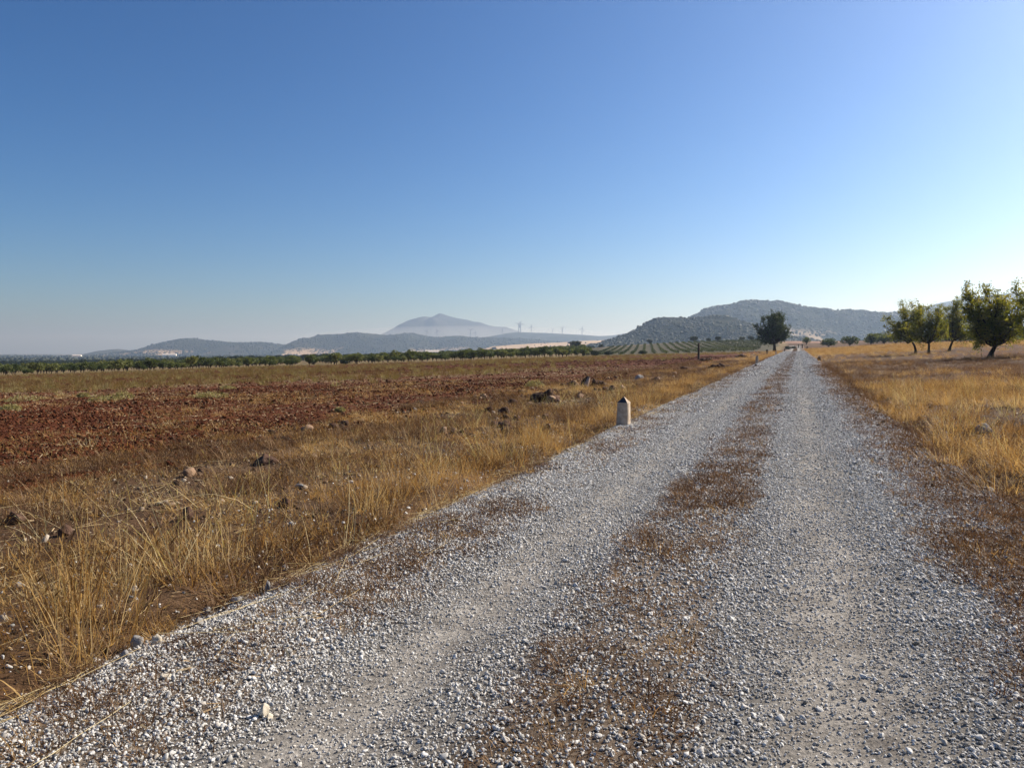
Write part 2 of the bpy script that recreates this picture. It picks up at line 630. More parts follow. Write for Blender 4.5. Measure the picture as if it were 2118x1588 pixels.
fine_t = np.linspace(R(-58), R(58), 420)
back_t = np.linspace(R(58), R(302), 80)[1:-1]
th = np.concatenate([fine_t, back_t])
rr = np.concatenate([[0.25], np.geomspace(0.9, 20000, 300)])
T, RR = np.meshgrid(th, rr)
gx, gy = RR * np.sin(T), RR * np.cos(T)
gz = ground_z(gx, gy)
gz = gz + np.clip(fbm(gx, gy, 900, 77) - 0.5, -1, 1) * 14 * sstep(900, 3000, RR)
me = mesh_np('ground', np.stack([gx, gy, gz], -1), grid_faces(len(rr), len(th), wrap=True), M['ground'], smooth=True)
gu, gv = to_uv(gx, gy)
border = 186 + 0.27 * gx


def lay(colr, c, m):
    return colr * (1 - m[..., None]) + np.array(c)[None, None, :] * m[..., None]


tint = np.zeros(gx.shape + (3,)) + np.array([0.085, 0.049, 0.026])                    # brown verge soil
n1 = fbm(gx, gy, 1.7, 51)
tint = lay(tint, (0.135, 0.088, 0.053), sstep(0.45, 0.7, n1) * 0.7)
tint = lay(tint, (0.095, 0.042, 0.020), sstep(2.2, 8.0, gv) * sstep(0.40, 0.62, fbm(gx, gy, 6, 52)) * 0.8)
tint = lay(tint, (0.12, 0.072, 0.038), sstep(3, 6, gv) * sstep(70, 130, gy) * 0.9)     # straw ground to the right
tint = lay(tint, (0.36, 0.25, 0.14), sstep(0, 1.5, gy - border) * sstep(9, 6, gy - border) * (gv < -8))
tint = lay(tint, (0.20, 0.15, 0.075), sstep(5, 9, gy - border) * (gv < -5))            # orchard floor
tint = lay(tint, (0.088, 0.078, 0.048), sstep(205, 225, gy) * sstep(18, 28, gx - 0.06 * (gy - 220)) * (gv < -8) * (gy < 640))
tint = lay(tint, (0.40, 0.29, 0.17), sstep(430, 440, gy) * sstep(475, 465, gy) * sstep(40, 60, gx) * (gv < -8))
tint = lay(tint, (0.33, 0.205, 0.15), sstep(330, 380, gy) * sstep(520, 420, gy) * sstep(-12, 0, gv) * sstep(150, 60, gv))   # pinkish bare field
farm = sstep(650, 1100, RR)
cell = vnoise(gx + 0.3 * gy, gy * 2.2, 420, 61)
tint = lay(tint, (0.085, 0.085, 0.045), farm)
tint = lay(tint, (0.34, 0.25, 0.15), farm * (cell > 0.72))
tint = lay(tint, (0.06, 0.068, 0.034), farm * (cell < 0.42))
ca = me.color_attributes.new('tint', 'FLOAT_COLOR', 'POINT')
ca.data.foreach_set('color', np.concatenate([tint, np.ones(gx.shape + (1,))], -1).astype(np.float32).ravel())
tag(link('ground', me), kind='structure')

# ploughed field: the same rings, so that the two sheets never cross by accident
sel_t = np.linspace(R(-62), R(24), 620)
rf = np.geomspace(5.5, 330, 420)
T, RR = np.meshgrid(sel_t, rf)
fx, fy = RR * np.sin(T), RR * np.cos(T)
me = mesh_np('ploughed_field', np.stack([fx, fy, field_z(fx, fy)], -1), grid_faces(len(rf), len(sel_t)), M['field'], smooth=True)
tag(link('ploughed_field', me), kind='structure')

# ------------------------------------------------------------------ the gravel road
us = np.concatenate([np.arange(-14, 14, 0.11), 14 * np.geomspace(1, 24, 420)])
vsn = np.linspace(-3.85, 2.35, 90)
V_, U_ = np.meshgrid(vsn, us)
rx, ry = to_xy(U_, V_)
rz = road_z(rx, ry)
me = mesh_np('gravel_road', np.stack([rx, ry, rz], -1), grid_faces(len(us), len(vsn))[:, ::-1], None or [], smooth=True)
wob = (fbm(U_, V_ * 3, 1.6, 71) - 0.5) * 0.55
lane_l = np.exp(-((V_ + 1.70 + wob * 0.5) / 0.34) ** 2)
lane_r = np.exp(-((V_ - 0.22 + wob * 0.5) / 0.34) ** 2)
mid = sstep(0.52, 0.30, np.abs(V_ + 0.78 + wob * 0.6))
shl = sstep(-2.05, -2.5, V_ + wob * 0.6)
shr = sstep(0.75, 1.15, V_ + wob * 0.6)
rt = np.zeros(V_.shape + (3,)) + np.array([0.15, 0.144, 0.135])  # grey bed, darkened in its colour to stand in for shade between pebbles
rt = lay(rt, (0.31, 0.29, 0.26), np.clip(lane_l + lane_r, 0, 1) * 0.9)
rt = lay(rt, (0.15, 0.105, 0.068), np.clip(mid, 0, 1) * 0.7)
rt = lay(rt, (0.24, 0.19, 0.14), shl * 0.7)
rt = lay(rt, (0.155, 0.105, 0.07), shr * 0.85)
ca = me.color_attributes.new('tint', 'FLOAT_COLOR', 'POINT')
ca.data.foreach_set('color', np.concatenate([rt, np.ones(V_.shape + (1,))], -1).astype(np.float32).ravel())
M['road'] = soil_mat('gravel_road', attr='tint', fine=(38, 0.5), coarse=3.0, bump=0.9, bdist=0.02, bscale=40)
me.materials.append(M['road'])
tag(link('gravel_road', me), kind='structure')

# ------------------------------------------------------------------ hills
def hill_mat(name, green, pale, lo, hi, scale, bare=None):
    m, nt, out = new_mat(name)
    b = N(nt, 'ShaderNodeBsdfPrincipled')
    b.inputs['Roughness'].default_value = 1.0
    b.inputs['Specular IOR Level'].default_value = 0.0
    n = noise(nt, scale, 8, 0.72)
    r = ramp(nt, [(lo, green), (hi, pale)])
    nt.links.new(n.outputs[0], r.inputs[0])
    col = r.outputs[0]
    if bare:
        n2 = noise(nt, bare[0], 3, 0.5)
        r2 = ramp(nt, [(bare[1], (0, 0, 0)), (bare[2], (1, 1, 1))])
        nt.links.new(n2.outputs[0], r2.inputs[0])
        at_ = N(nt, 'ShaderNodeAttribute')
        at_.attribute_name = 'low'
        ml = N(nt, 'ShaderNodeMath', operation='MULTIPLY')
        nt.links.new(r2.outputs[0], ml.inputs[0])
        nt.links.new(at_.outputs['Fac'], ml.inputs[1])
        col = mixrgb(nt, 'MIX', ml.outputs[0], col, bare[3])
    nt.links.new(col, b.inputs['Base Color'])
    n3 = noise(nt, scale * 2.5, 6, 0.7)
    bp = N(nt, 'ShaderNodeBump')
    bp.inputs['Strength'].default_value = 0.5
    bp.inputs['Distance'].default_value = 0.06 / scale
    nt.links.new(n3.outputs[0], bp.inputs['Height'])
    nt.links.new(bp.outputs[0], b.inputs['Normal'])
    nt.links.new(b.outputs[0], out.inputs[0])
    return m


M['hill_near'] = hill_mat('scrub_hill', (0.036, 0.043, 0.028), (0.085, 0.078, 0.055), 0.42, 0.72, 0.022)
M['hill_mid'] = hill_mat('wooded_hill', (0.034, 0.041, 0.027), (0.07, 0.068, 0.046), 0.45, 0.72, 0.012, (0.0045, 0.57, 0.60, (0.44, 0.33, 0.22)))
M['hill_far'] = hill_mat('far_hill', (0.040, 0.045, 0.032), (0.09, 0.082, 0.062), 0.40, 0.72, 0.006, (0.003, 0.53, 0.57, (0.46, 0.34, 0.22)))
M['straw_hill'] = hill_mat('straw_hill', (0.46, 0.335, 0.22), (0.56, 0.42, 0.29), 0.3, 0.7, 0.01)
M['mountain'] = hill_mat('mountain', (0.030, 0.036, 0.036), (0.07, 0.066, 0.06), 0.35, 0.7, 0.004)

HILLS = {}


def hill(name, D, prof, mat, wf, wb, nx=240, ny=70, gully=0.28, gs=None, seed=1, asym=1.5):
    """a hill range whose crest runs across the view at distance D; prof = crest height points as seen in the photograph"""
    p = np.array(prof, float)
    X = (p[:, 0] - CX) / FPX * D
    Z = EYE + (HOR - p[:, 1]) / FPX * D
    xs = np.linspace(X[0], X[-1], nx)
    zr = np.interp(xs, X, Z)
    k = np.ones(5) / 5
    zr = np.convolve(np.pad(zr, 2, mode='edge'), k, 'valid')
    ends = np.minimum(sstep(0, 0.06, (xs - X[0]) / (X[-1] - X[0])), sstep(1, 0.94, (xs - X[0]) / (X[-1] - X[0])))
    s = np.concatenate([-np.linspace(1, 0, ny)[:-1], np.linspace(0, 1, ny // 2)])
    SX, SS = np.meshgrid(xs, s)
    gs = gs or D * 0.03
    bend = (fbm(SX, SX * 0, gs * 6, seed) - 0.5) * wf * 0.6
    Y = D + np.where(SS < 0, SS * wf, SS * wb) + bend
    fall = np.where(SS < 0, np.abs(SS) ** asym, SS ** 1.4)
    bell = 0.5 + 0.5 * np.cos(np.pi * np.clip(fall, 0, 1))
    gul = np.abs(fbm(SX + 0.35 * Y, Y * 0.55, gs * 3, seed + 3) - 0.5) * 2
    gul2 = fbm(SX, Y, gs, seed + 9) - 0.5
    away = np.clip(np.abs(SS) * 5, 0, 1)
    g0 = base(SX, Y)
    ZR = np.tile(zr, (len(s), 1))
    EN = np.tile(ends, (len(s), 1))
    rel = np.maximum(ZR - g0, 0) * bell * (1 - gully * away * gul) + away * bell * gul2 * np.maximum(ZR - g0, 4) * 0.22
    z = g0 - 12 * (1 - sstep(0, 0.12, bell)) - 0.4 * (1 - EN) + rel
    me = mesh_np(name, np.stack([SX, Y, z], -1), grid_faces(len(s), nx), mat, smooth=True)
    la = me.attributes.new('low', 'FLOAT', 'POINT')
    la.data.foreach_set('value', (sstep(0.45, 0.22, bell) * (SS < 0)).astype(np.float32).ravel())
    o = tag(link(name, me), kind='structure')
    HILLS[name] = (SX, Y, z, bell)
    return o


hill('hill_near', 1650, [(1150, 722), (1200, 717), (1240, 710), (1265, 703), (1290, 695), (1310, 686), (1330, 677), (1350, 664), (1368, 655), (1385, 653), (1400, 654), (1420, 656), (1450, 657),
                         (1475, 655), (1492, 656), (1510, 661), (1530, 669), (1550, 678), (1580, 690), (1620, 702), (1660, 712), (1700, 716)], M['hill_near'], 330, 260, seed=3)
hill('hill_wooded', 2700, [(1330, 716), (1380, 690), (1420, 665), (1440, 653), (1470, 636), (1500, 629), (1530, 626), (1545, 621), (1560, 620), (1582, 619), (1600, 623), (1620, 630), (1640, 636),
                           (1670, 640), (1700, 643), (1760, 648), (1830, 651), (1900, 656), (1960, 664), (2040, 678), (2120, 695), (2200, 712)], M['hill_mid'], 620, 420, seed=7, nx=300)
hill('hill_right', 4300, [(1700, 700), (1780, 680), (1840, 664), (1880, 653), (1920, 641), (1960, 629), (2000, 618), (2040, 612), (2080, 607), (2118, 603), (2200, 600), (2300, 612), (2420, 650), (2520, 700)],
     M['hill_far'], 900, 600, seed=11)
hill('hill_small', 6000, [(140, 742), (185, 736), (205, 728), (220, 723), (235, 721.5), (250, 725), (265, 731), (285, 738), (300, 742)], M['hill_far'], 520, 400, seed=13, nx=120)
hill('hill_left', 5400, [(240, 740), (275, 733), (290, 727), (310, 726), (340, 722), (358, 715), (375, 708), (395, 702), (412, 700), (440, 704), (470, 707), (510, 710), (560, 709), (590, 712), (610, 718), (650, 732), (680, 740)],
     M['hill_far'], 700, 500, seed=17, nx=280)
hill('hill_centre', 5000, [(575, 738), (600, 721), (620, 709), (640, 698), (658, 692), (690, 691), (735, 688), (765, 690), (800, 694), (830, 690), (848, 688), (865, 691), (885, 696), (910, 698), (930, 696), (955, 695),
                           (980, 698), (1010, 700), (1050, 701), (1100, 704), (1160, 708), (1220, 712), (1260, 718)], M['hill_far'], 800, 500, seed=19, nx=320)
hill('hill_turbines', 6300, [(900, 712), (950, 702), (1000, 697), (1030, 692), (1050, 688), (1075, 686), (1100, 687), (1130, 688), (1165, 690), (1200, 692), (1240, 695), (1265, 694), (1290, 690), (1320, 686), (1380, 688), (1450, 700)],
     M['hill_far'], 900, 600, seed=23)
hill('straw_slope', 2900, [(980, 727), (1020, 717), (1060, 713), (1100, 711), (1150, 709), (1200, 706.5), (1240, 705), (1290, 704), (1340, 706), (1400, 714)], M['straw_hill'], 560, 300, seed=29, gully=0.05)
hill('mountain', 8500, [(740, 715), (790, 695), (820, 683), (836, 673), (850, 665), (866, 658), (880, 655), (893, 657), (902, 652), (910, 647.5), (922, 652), (940, 657), (965, 661), (980, 665), (992, 665.5), (1010, 672), (1025, 674), (1040, 675),
                        (1060, 681), (1090, 690), (1130, 705)], M['mountain'], 1300, 900, seed=31)

# ------------------------------------------------------------------ trees
def grow_tree(seed, trunk, limbs, r0, twigs, twig_len, leaves, leaf, up=0.55, start=0.35, droop=0.0, rim=7):
    """tapered trunk, curved limbs to the given ends, twigs along them, leaf faces along the twigs"""
    g = np.random.default_rng(seed)
    wood, crown = Pile(), []
    trunk = np.asarray(trunk, float)
    nt_ = len(trunk)
    rad = [r0 * (1.35 if i == 0 else 1.0) * (1 - 0.35 * i / (nt_ - 1)) for i in range(nt_)]
    wood.add(*tube(trunk, rad, 9))
    top = trunk[-1]
    for e in limbs:
        e = np.asarray(e, float)
        L = np.linalg.norm(e - top)
        midp = top + (e - top) * 0.45 + np.array([0, 0, -0.12 * L]) + g.normal(size=3) * 0.08 * L
        ts = np.linspace(0, 1, 7)
        path = np.array([(1 - t) ** 2 * top + 2 * t * (1 - t) * midp + t * t * e for t in ts])
        path[1:-1] += g.normal(size=(5, 3)) * 0.025 * L
        lr = r0 * 0.55 * (0.7 + 0.1 * L)
        lr = min(lr, r0 * 0.7)
        wood.add(*tube(path, [lr * (1 - 0.86 * t) for t in ts], rim))
        nt2 = max(3, int(twigs * L))
        for k in range(nt2):
            t = g.uniform(start, 1.0) if k else 1.0
            i = min(int(t * 6), 5)
            p = path[i] + (path[i + 1] - path[i]) * (t * 6 - i)
            d = g.normal(size=3)
            d = d / np.linalg.norm(d) + np.array([0, 0, up]) + 0.5 * (e - top) / L
            d /= np.linalg.norm(d)
            tl = twig_len * g.uniform(0.5, 1.35) * (1.15 - 0.3 * t)
            q = p + d * tl
            q[2] -= droop * tl
            mp = (p + q) / 2 + g.normal(size=3) * 0.1 * tl
            wood.add(*tube(np.array([p, mp, q]), [lr * 0.22 + 0.006, lr * 0.12 + 0.004, 0.004], 4))
            m_ = int(leaves * g.uniform(0.6, 1.3))
            s = np.sqrt(g.uniform(0, 1, m_))[:, None]
            c = np.where(s < 0.5, p + (mp - p) * s * 2, mp + (q - mp) * (s - 0.5) * 2)
            crown.append(c + g.normal(size=(m_, 3)) * tl * 0.22)
    pos = np.concatenate(crown)
    v, fc = leaf_quads(g, pos, leaf[0], leaf[1], 0.3)
    return wood, v, fc


def put_tree(name, seed, pos, label, cat, leafmat, group=None, **kw):
    wood, v, fc = grow_tree(seed, **kw)
    root = tag(link(name, None, loc=pos), label, cat, group)
    root.empty_display_size = 0.5
    link('trunk', wood.mesh('trunk', M['bark'], True), root)
    link('crown', mesh_np('crown', v, fc, leafmat), root)
    return root


def px_limbs(pos, pts, g):
    """limb ends read off the photograph at the tree's own distance, spread in depth"""
    d = pos.y
    out = []
    for px, py in pts:
        q = ray(px, py) * (d / ray(px, py)[1])
        out.append((q[0] - pos.x, g.uniform(-1, 1) * 0.9, q[2] + EYE - pos.z))
    return out


almonds = [
    ('small round-crowned almond tree with a low branch reaching left, first of the row', (1893, 721), 88,
     [(0, 0, -0.1), (0.0, 0, 0.45), (-0.12, 0, 0.9), (-0.45, 0, 1.45)],
     [(1838, 657), (1836, 678), (1852, 668), (1862, 642), (1876, 632), (1888, 630), (1905, 634), (1915, 645), (1860, 690), (1878, 692), (1900, 668), (1890, 650)]),
    ('almond tree forking in a wide V, second of the orchard row', (1920, 725), 83,
     [(0, 0, -0.1), (0.02, 0, 0.5), (0.02, 0, 1.15)],
     [(1884, 672), (1896, 655), (1908, 642), (1922, 636), (1938, 640), (1950, 650), (1958, 668), (1900, 684), (1945, 684), (1925, 660), (1915, 672), (1962, 680), (1882, 684)]),
    ('almond tree with trunk leaning right, third of the orchard row', (1962, 721), 90,
     [(0, 0, -0.1), (0.15, 0, 0.5), (0.42, 0, 1.25)],
     [(1938, 668), (1950, 650), (1962, 640), (1975, 632), (1983, 622), (1994, 640), (2005, 655), (2012, 672), (1946, 684), (1995, 688), (1975, 660), (1985, 675), (2016, 684), (1936, 680), (1992, 652)]),
    ('biggest almond tree, with two tall shoots above its dark crown', (2048, 732), 58,
     [(0, 0, -0.1), (0.08, 0, 0.35), (0.35, 0, 0.85)],
     [(1992, 597), (1998, 610), (2010, 630), (2028, 624), (2048, 600), (2052, 614), (2066, 622), (2082, 618), (2094, 632), (2110, 628), (2116, 640), (2108, 662), (2085, 645), (2060, 640),
      (2035, 645), (2010, 655), (1996, 640), (2005, 680), (2025, 690), (2070, 688), (2098, 685), (2050, 670), (2075, 668), (2030, 668)]),
    ('almond tree at the edge of the picture, cut off beside the biggest one', (2165, 740), 55,
     [(0, 0, -0.1), (0.0, 0, 0.5), (-0.1, 0, 1.0)],
     [(2112, 602), (2116, 655), (2112, 690), (2130, 600), (2150, 590), (2170, 600), (2190, 620), (2200, 650), (2210, 680), (2140, 640), (2165, 640), (2125, 660)]),
]
for i, (lab, (px, py), depth, trunk, tips) in enumerate(almonds):
    pos = at_depth(px, depth)
    g = np.random.default_rng(100 + i)
    put_tree('almond_tree', 200 + i, pos, lab, 'tree', M['almond'], 'almond trees beside the road', trunk=trunk, limbs=px_limbs(pos, tips, g), r0=0.20 if i == 3 else 0.15,
             twigs=6.8, twig_len=0.82, leaves=38, leaf=(0.18, 0.085), up=0.22, start=0.36)

# the lone tree by the road
pos = at(1602, 727.5)
g = np.random.default_rng(12)
sc_ = pos.y / FPX
tips = []
for k in range(54):
    a = g.uniform(0, 2 * math.pi)
    w = g.uniform(-0.55, 1.0)
    r_ = math.sqrt(max(0, 1 - w * w)) * g.uniform(0.6, 1.0)
    tips.append((-4 * sc_ + 38 * sc_ * r_ * math.cos(a) * (1.0 if w > -0.1 else 1.1), 36 * sc_ * r_ * math.sin(a), (44 + 33 * w) * sc_))
put_tree('roadside_tree', 67, pos, 'lone tall dark round tree standing left of the road', 'tree', M['oak'],
         trunk=[(0, 0, -0.2), (0.0, 0, 1.0), (-0.1, 0, 2.2)], limbs=tips, r0=0.42, twigs=2.6, twig_len=1.2, leaves=26, leaf=(0.34, 0.19), up=0.3, start=0.45)


# small trees of the orchards and holm oaks: a few shapes, copied
def small_tree_meshes(seed, h, rad, low, nleaf, leaf, lmat, lumps=9, trunk_r=0.10):
    g = np.random.default_rng(seed)
    wood = Pile()
    wood.add(*tube([(0, 0, -0.2), (0.03, 0.02, low * 0.6), (0.0, 0.0, low * 1.2)], [trunk_r * 1.3, trunk_r, trunk_r * 0.8], 6))
    ctr = []
    for k in range(lumps):
        a = g.uniform(0, 2 * math.pi)
        rr_ = rad * math.sqrt(g.uniform(0, 1)) * 0.68
        zz = low + (h - low) * (0.15 + 0.62 * g.uniform(0.3, 1.0) * math.sqrt(1 - (rr_ / rad) ** 2))
        c = np.array([rr_ * math.cos(a), rr_ * math.sin(a), zz])
        ctr.append(c)
        wood.add(*tube([(0, 0, low), c * 0.55 + np.array([0, 0, low * 0.3]), c], [trunk_r * 0.6, trunk_r * 0.35, 0.02], 4))
    ctr = np.array(ctr)
    pick = g.integers(0, lumps, nleaf)
    d = g.normal(size=(nleaf, 3))
    d /= np.linalg.norm(d, axis=1)[:, None]
    rr2 = g.uniform(0.45, 1.0, nleaf) ** 0.6
    p = ctr[pick] + d * (rr2 * rad * 0.42)[:, None] * np.array([1, 1, 0.75])
    p[:, 2] = np.maximum(p[:, 2], low * 0.7 + 0.1 * g.uniform(size=nleaf))
    v, fc = leaf_quads(g, p, leaf, leaf * 0.6, 0.2)
    return wood.mesh('trunk', M['bark'], True), mesh_np('crown', v, fc, lmat)


ORCH = [small_tree_meshes(300 + k, 2.9 + 0.25 * k, 1.75, 0.55, 520, 0.46, M['olive'], lumps=11) for k in range(5)]
HOLM = [small_tree_meshes(330 + k, 6.0, 4.2, 0.9, 1500, 0.75, M['holm'], lumps=20, trunk_r=0.3) for k in range(3)]


OLIVE = [small_tree_meshes(350 + k, 3.5, 2.6, 0.35, 900, 0.5, M['olive'], lumps=18) for k in range(4)]
BUSH = [small_tree_meshes(370 + k, 5.0, 4.0, 0.1, 1300, 0.75, M['holm'], lumps=22, trunk_r=0.2) for k in range(3)]


def copy_tree(name, meshes, pos, rot, scl, label, cat, group=None):
    root = tag(link(name, None, loc=pos, rotz=rot, scale=scl), label, cat, group)
    link('trunk', meshes[0], root)
    link('crown', meshes[1], root)
    return root


# joined versions for the uncountable rest
def joined(meshes, name):
    vs_, fs_, mi = [], [], []
    n = 0
    for k, m_ in enumerate(meshes):
        a = np.empty(len(m_.vertices) * 3, np.float32)
        m_.vertices.foreach_get('co', a)
        b = np.empty(len(m_.polygons) * 4, np.int32)
        m_.loops.foreach_get('vertex_index', b)
        vs_.append(a.reshape(-1, 3))
        fs_.append(b.reshape(-1, 4) + n)
        mi.append(np.full(len(m_.polygons), k))
        n += len(m_.vertices)
    return mesh_np(name, np.concatenate(vs_), np.concatenate(fs_), [m_.materials[0] for m_ in meshes], matidx=np.concatenate(mi))


proto_coll('orchard', [joined(m_, 'orchard_tree') for m_ in ORCH])
proto_coll('holm', [joined(m_, 'holm_oak') for m_ in HOLM])

# orchard beyond the ploughed field: rows parallel to its edge
ang = math.atan(0.27)
tx, ty = math.cos(ang), math.sin(ang)
P = []
for row in range(0, 62):
    for k in range(-50, 110):
        s_ = k * 5.2 + (row % 2) * 0.6 + rng.normal(0, 0.35)
        n_ = 7 + row * 6.2 + rng.normal(0, 0.3)
        x_, y_ = tx * s_ - ty * n_, 186 + ty * s_ + tx * n_
        P.append((x_, y_, row))
P = np.array(P)
u_, v_ = to_uv(P[:, 0], P[:, 1])
keep = (v_ < -14) & in_view(P[:, 0], P[:, 1], 4, 36.5) & (P[:, 1] < 640) & (rng.uniform(size=len(P)) > 0.05)
keep &= ~((P[:, 0] > 0.085 * P[:, 1] + 4) & (P[:, 1] < 600))
P = P[keep]
dist = np.hypot(P[:, 0], P[:, 1])
# the nearer, bigger trees on the level; small vines-like bushes on the rise
rise = 0 * P[:, 0]
order = np.argsort(dist)
ind = order[:270]
rest = order[270:]
zz = surf(P[:, 0], P[:, 1])
for i in ind:
    row = int(P[i, 2])
    if row == 0:
        lab, grp = 'green orchard tree in the front row along the far edge of the ploughed field', 'front row of the orchard'
    else:
        lab, grp = 'green orchard tree in the packed rows behind the front row', 'orchard rows behind the front row'
    copy_tree('orchard_tree', ORCH[int(rng.integers(0, 5))], (P[i, 0], P[i, 1], zz[i] - 0.03), rng.uniform(0, 6.28), rng.uniform(0.5, 1.02), lab, 'tree', grp)
spread('orchard', 'orchard', P[rest, 0], P[rest, 1], zz[rest] - 0.03, rng.uniform(0.62, 0.92, len(rest)), 'wide green orchard of small trees in rows below the hills', 'orchard', stretch=0.12)

# rows of vines climbing the low rise
for k in range(44):
    x0 = 21 + k * 3.5
    g = np.random.default_rng(1000 + k)
    y_ = np.arange(226 + 0.5 * k, 436, 0.5)
    y_ = y_[(g.uniform(size=len(y_)) > 0.1) & (vnoise(y_, y_ * 0 + k * 7.3, 5.0, 170) > 0.22)]
    x_ = x0 + (y_ - 226) * math.tan(R(9.9)) + g.normal(0, 0.1, len(y_))
    uu, vv = to_uv(x_, y_)
    ok = (vv < -13)
    x_, y_ = x_[ok], y_[ok]
    n_ = len(x_)
    if n_ < 40:
        continue
    xx_, yy_ = np.repeat(x_, 5), np.repeat(y_, 5)
    pts = np.stack([xx_ + g.normal(0, 0.22, n_ * 5), yy_ + g.normal(0, 0.3, n_ * 5), surf(xx_, yy_) + g.uniform(0.05, 0.8, n_ * 5)], 1)
    b0 = np.array([x_[0], y_[0], float(surf(x_[0], y_[0]))])
    v_, f_ = leaf_quads(g, pts - b0, 0.38, 0.25, 0.3)
    root = tag(link('vine_row', None, loc=b0), 'long green vine row climbing the low rise below the near hill', 'vine row', 'vine rows on the rise')
    link('foliage', mesh_np('foliage', v_, f_, M['vine']), root)
    st = Pile()
    for q in range(0, n_, 4):
        z_ = float(surf(x_[q], y_[q]))
        c_ = np.array([x_[q], y_[q], z_]) - b0
        st.add(*tube([c_ + np.array([0, 0, -0.1]), c_ + np.array([0.02, 0, 0.3]), c_ + np.array([0, 0, 0.7])], [0.05, 0.04, 0.03], 4))
    link('stem', st.mesh('stem', M['bark']), root)

# orchard right of the road
row_px = [1667, 1713, 1757, 1801, 1826, 1852, 1880, 1908, 1938, 1966, 1995, 2022, 2052, 2090, 2118]
names = ['first', 'second', 'third', 'fourth', 'fifth', 'sixth', 'seventh', 'eighth', 'ninth', 'tenth', 'eleventh', 'twelfth', 'thirteenth', 'fourteenth', 'fifteenth']
for k, px in enumerate(row_px):
    dpt = 262 - 3.0 * k + (60 if k == 0 else 0)
    pos = at_depth(px, dpt)
    lab = {0: 'small sparse tree at the far end of the road, right side', 1: 'rounded dark green bushy tree standing alone right of the road'}.get(
        k, names[k - 2] + ' tree from the road in the olive row behind the almond trees')
    copy_tree('olive_tree', OLIVE[k % 4], pos, k * 1.7, (1.0 + 0.07 * (k % 3), 1.05, 0.98 + 0.06 * (k % 4)) if k else (0.8, 0.8, 1.05), lab, 'tree', 'olive trees right of the road')
P2 = []
for row in range(1, 26):
    for k in range(-2, 70):
        x_ = 92 + k * 6.0 + rng.normal(0, 0.5)
        y_ = 255 + row * 9 + rng.normal(0, 0.5)
        P2.append((x_, y_))
P2 = np.array(P2)
u_, v_ = to_uv(P2[:, 0], P2[:, 1])
P2 = P2[(v_ > 22 + 0.1 * (P2[:, 1] - 255)) & in_view(P2[:, 0], P2[:, 1], 4, 36.5)]
spread('olive_grove', 'orchard', P2[:, 0], P2[:, 1], surf(P2[:, 0], P2[:, 1]) - 0.05, rng.uniform(0.95, 1.35, len(P2)), 'grey-green olive grove stretching away behind the almond trees', 'grove', stretch=0.12)

# single holm oaks and bushes in and behind the orchard
holms = [
    (1190, 430, 1.08, 'big dark dome-shaped holm oak standing alone above the orchard', 'tree'),
    (1232, 222, 0.45, 'round dark bush in front of the vine rows, larger of two', 'bush'),
    (1259, 222, 0.37, 'low wide dark bush beside the round one before the vine rows', 'bush'),
    (1329, 222, 0.38, 'dark bush before the vine rows between the round bush and the wooden post', 'bush'),
    (1344, 452, 0.62, 'small dark oak on the pale strip above the vine rows', 'tree'),
    (1243, 520, 0.66, 'small dark oak at the foot of the near hill, beside the dome-shaped oak', 'tree'),
    (1435, 457, 0.80, 'dark oak on the crest of the rise just above the wooden post', 'tree'),
    (1465, 466, 0.52, 'smallest of the dark oaks on the crest between the post and the tall tree', 'tree'),
    (1485, 456, 0.68, 'dark round oak on the crest right of the wooden post', 'tree'),
    (1534, 458, 0.62, 'dark oak on the crest nearest the tall roadside tree', 'tree'),
    (1553, 462, 0.72, 'dark oak half hidden behind the tall roadside tree', 'tree'),
    (973, 240, 0.48, 'small black-green bush standing out of the orchard left of the dome-shaped oak', 'bush'),
    (713, 193, 0.36, 'blackish bush at the front edge of the orchard under the central hill', 'bush'),
    (1630, 245, 0.30, 'dark bush behind the tall roadside tree at the road edge', 'bush'),
    (1641, 262, 0.24, 'thin grey-green bush at the far left road edge', 'bush'),
]
for k, (px, dpt, s_, lab, cat) in enumerate(holms):
    pos = at_depth(px, dpt)
    pos.z -= 0.1
    copy_tree('holm_oak' if cat == 'tree' else 'bush', (HOLM if cat == 'tree' else BUSH)[k % 3], pos, k * 2.1, (s_ * 0.72, s_ * 0.72, s_ * 0.88) if cat == 'tree' else (s_ * 0.9, s_ * 0.9, s_ * 0.8), lab, cat, 'dark oaks and bushes around the orchard')

# far woods on the plain, scrub and trees on the hills
def blob(seed, sub=2):
    g = np.random.default_rng(seed)
    v, fc = ICO[sub]
    k = 1 + 0.5 * (vnoise(v[:, 0] * 2 + v[:, 2], v[:, 1] * 2 - v[:, 2], 0.7, seed) - 0.5) + g.normal(0, 0.06, len(v))
    v = v * k[:, None] * np.array([1, 1, 0.8])
    v[:, 2] += 0.6
    return mesh_np('scrub', v, fc, M['scrub'])


proto_coll('scrub', [blob(400 + k) for k in range(5)])


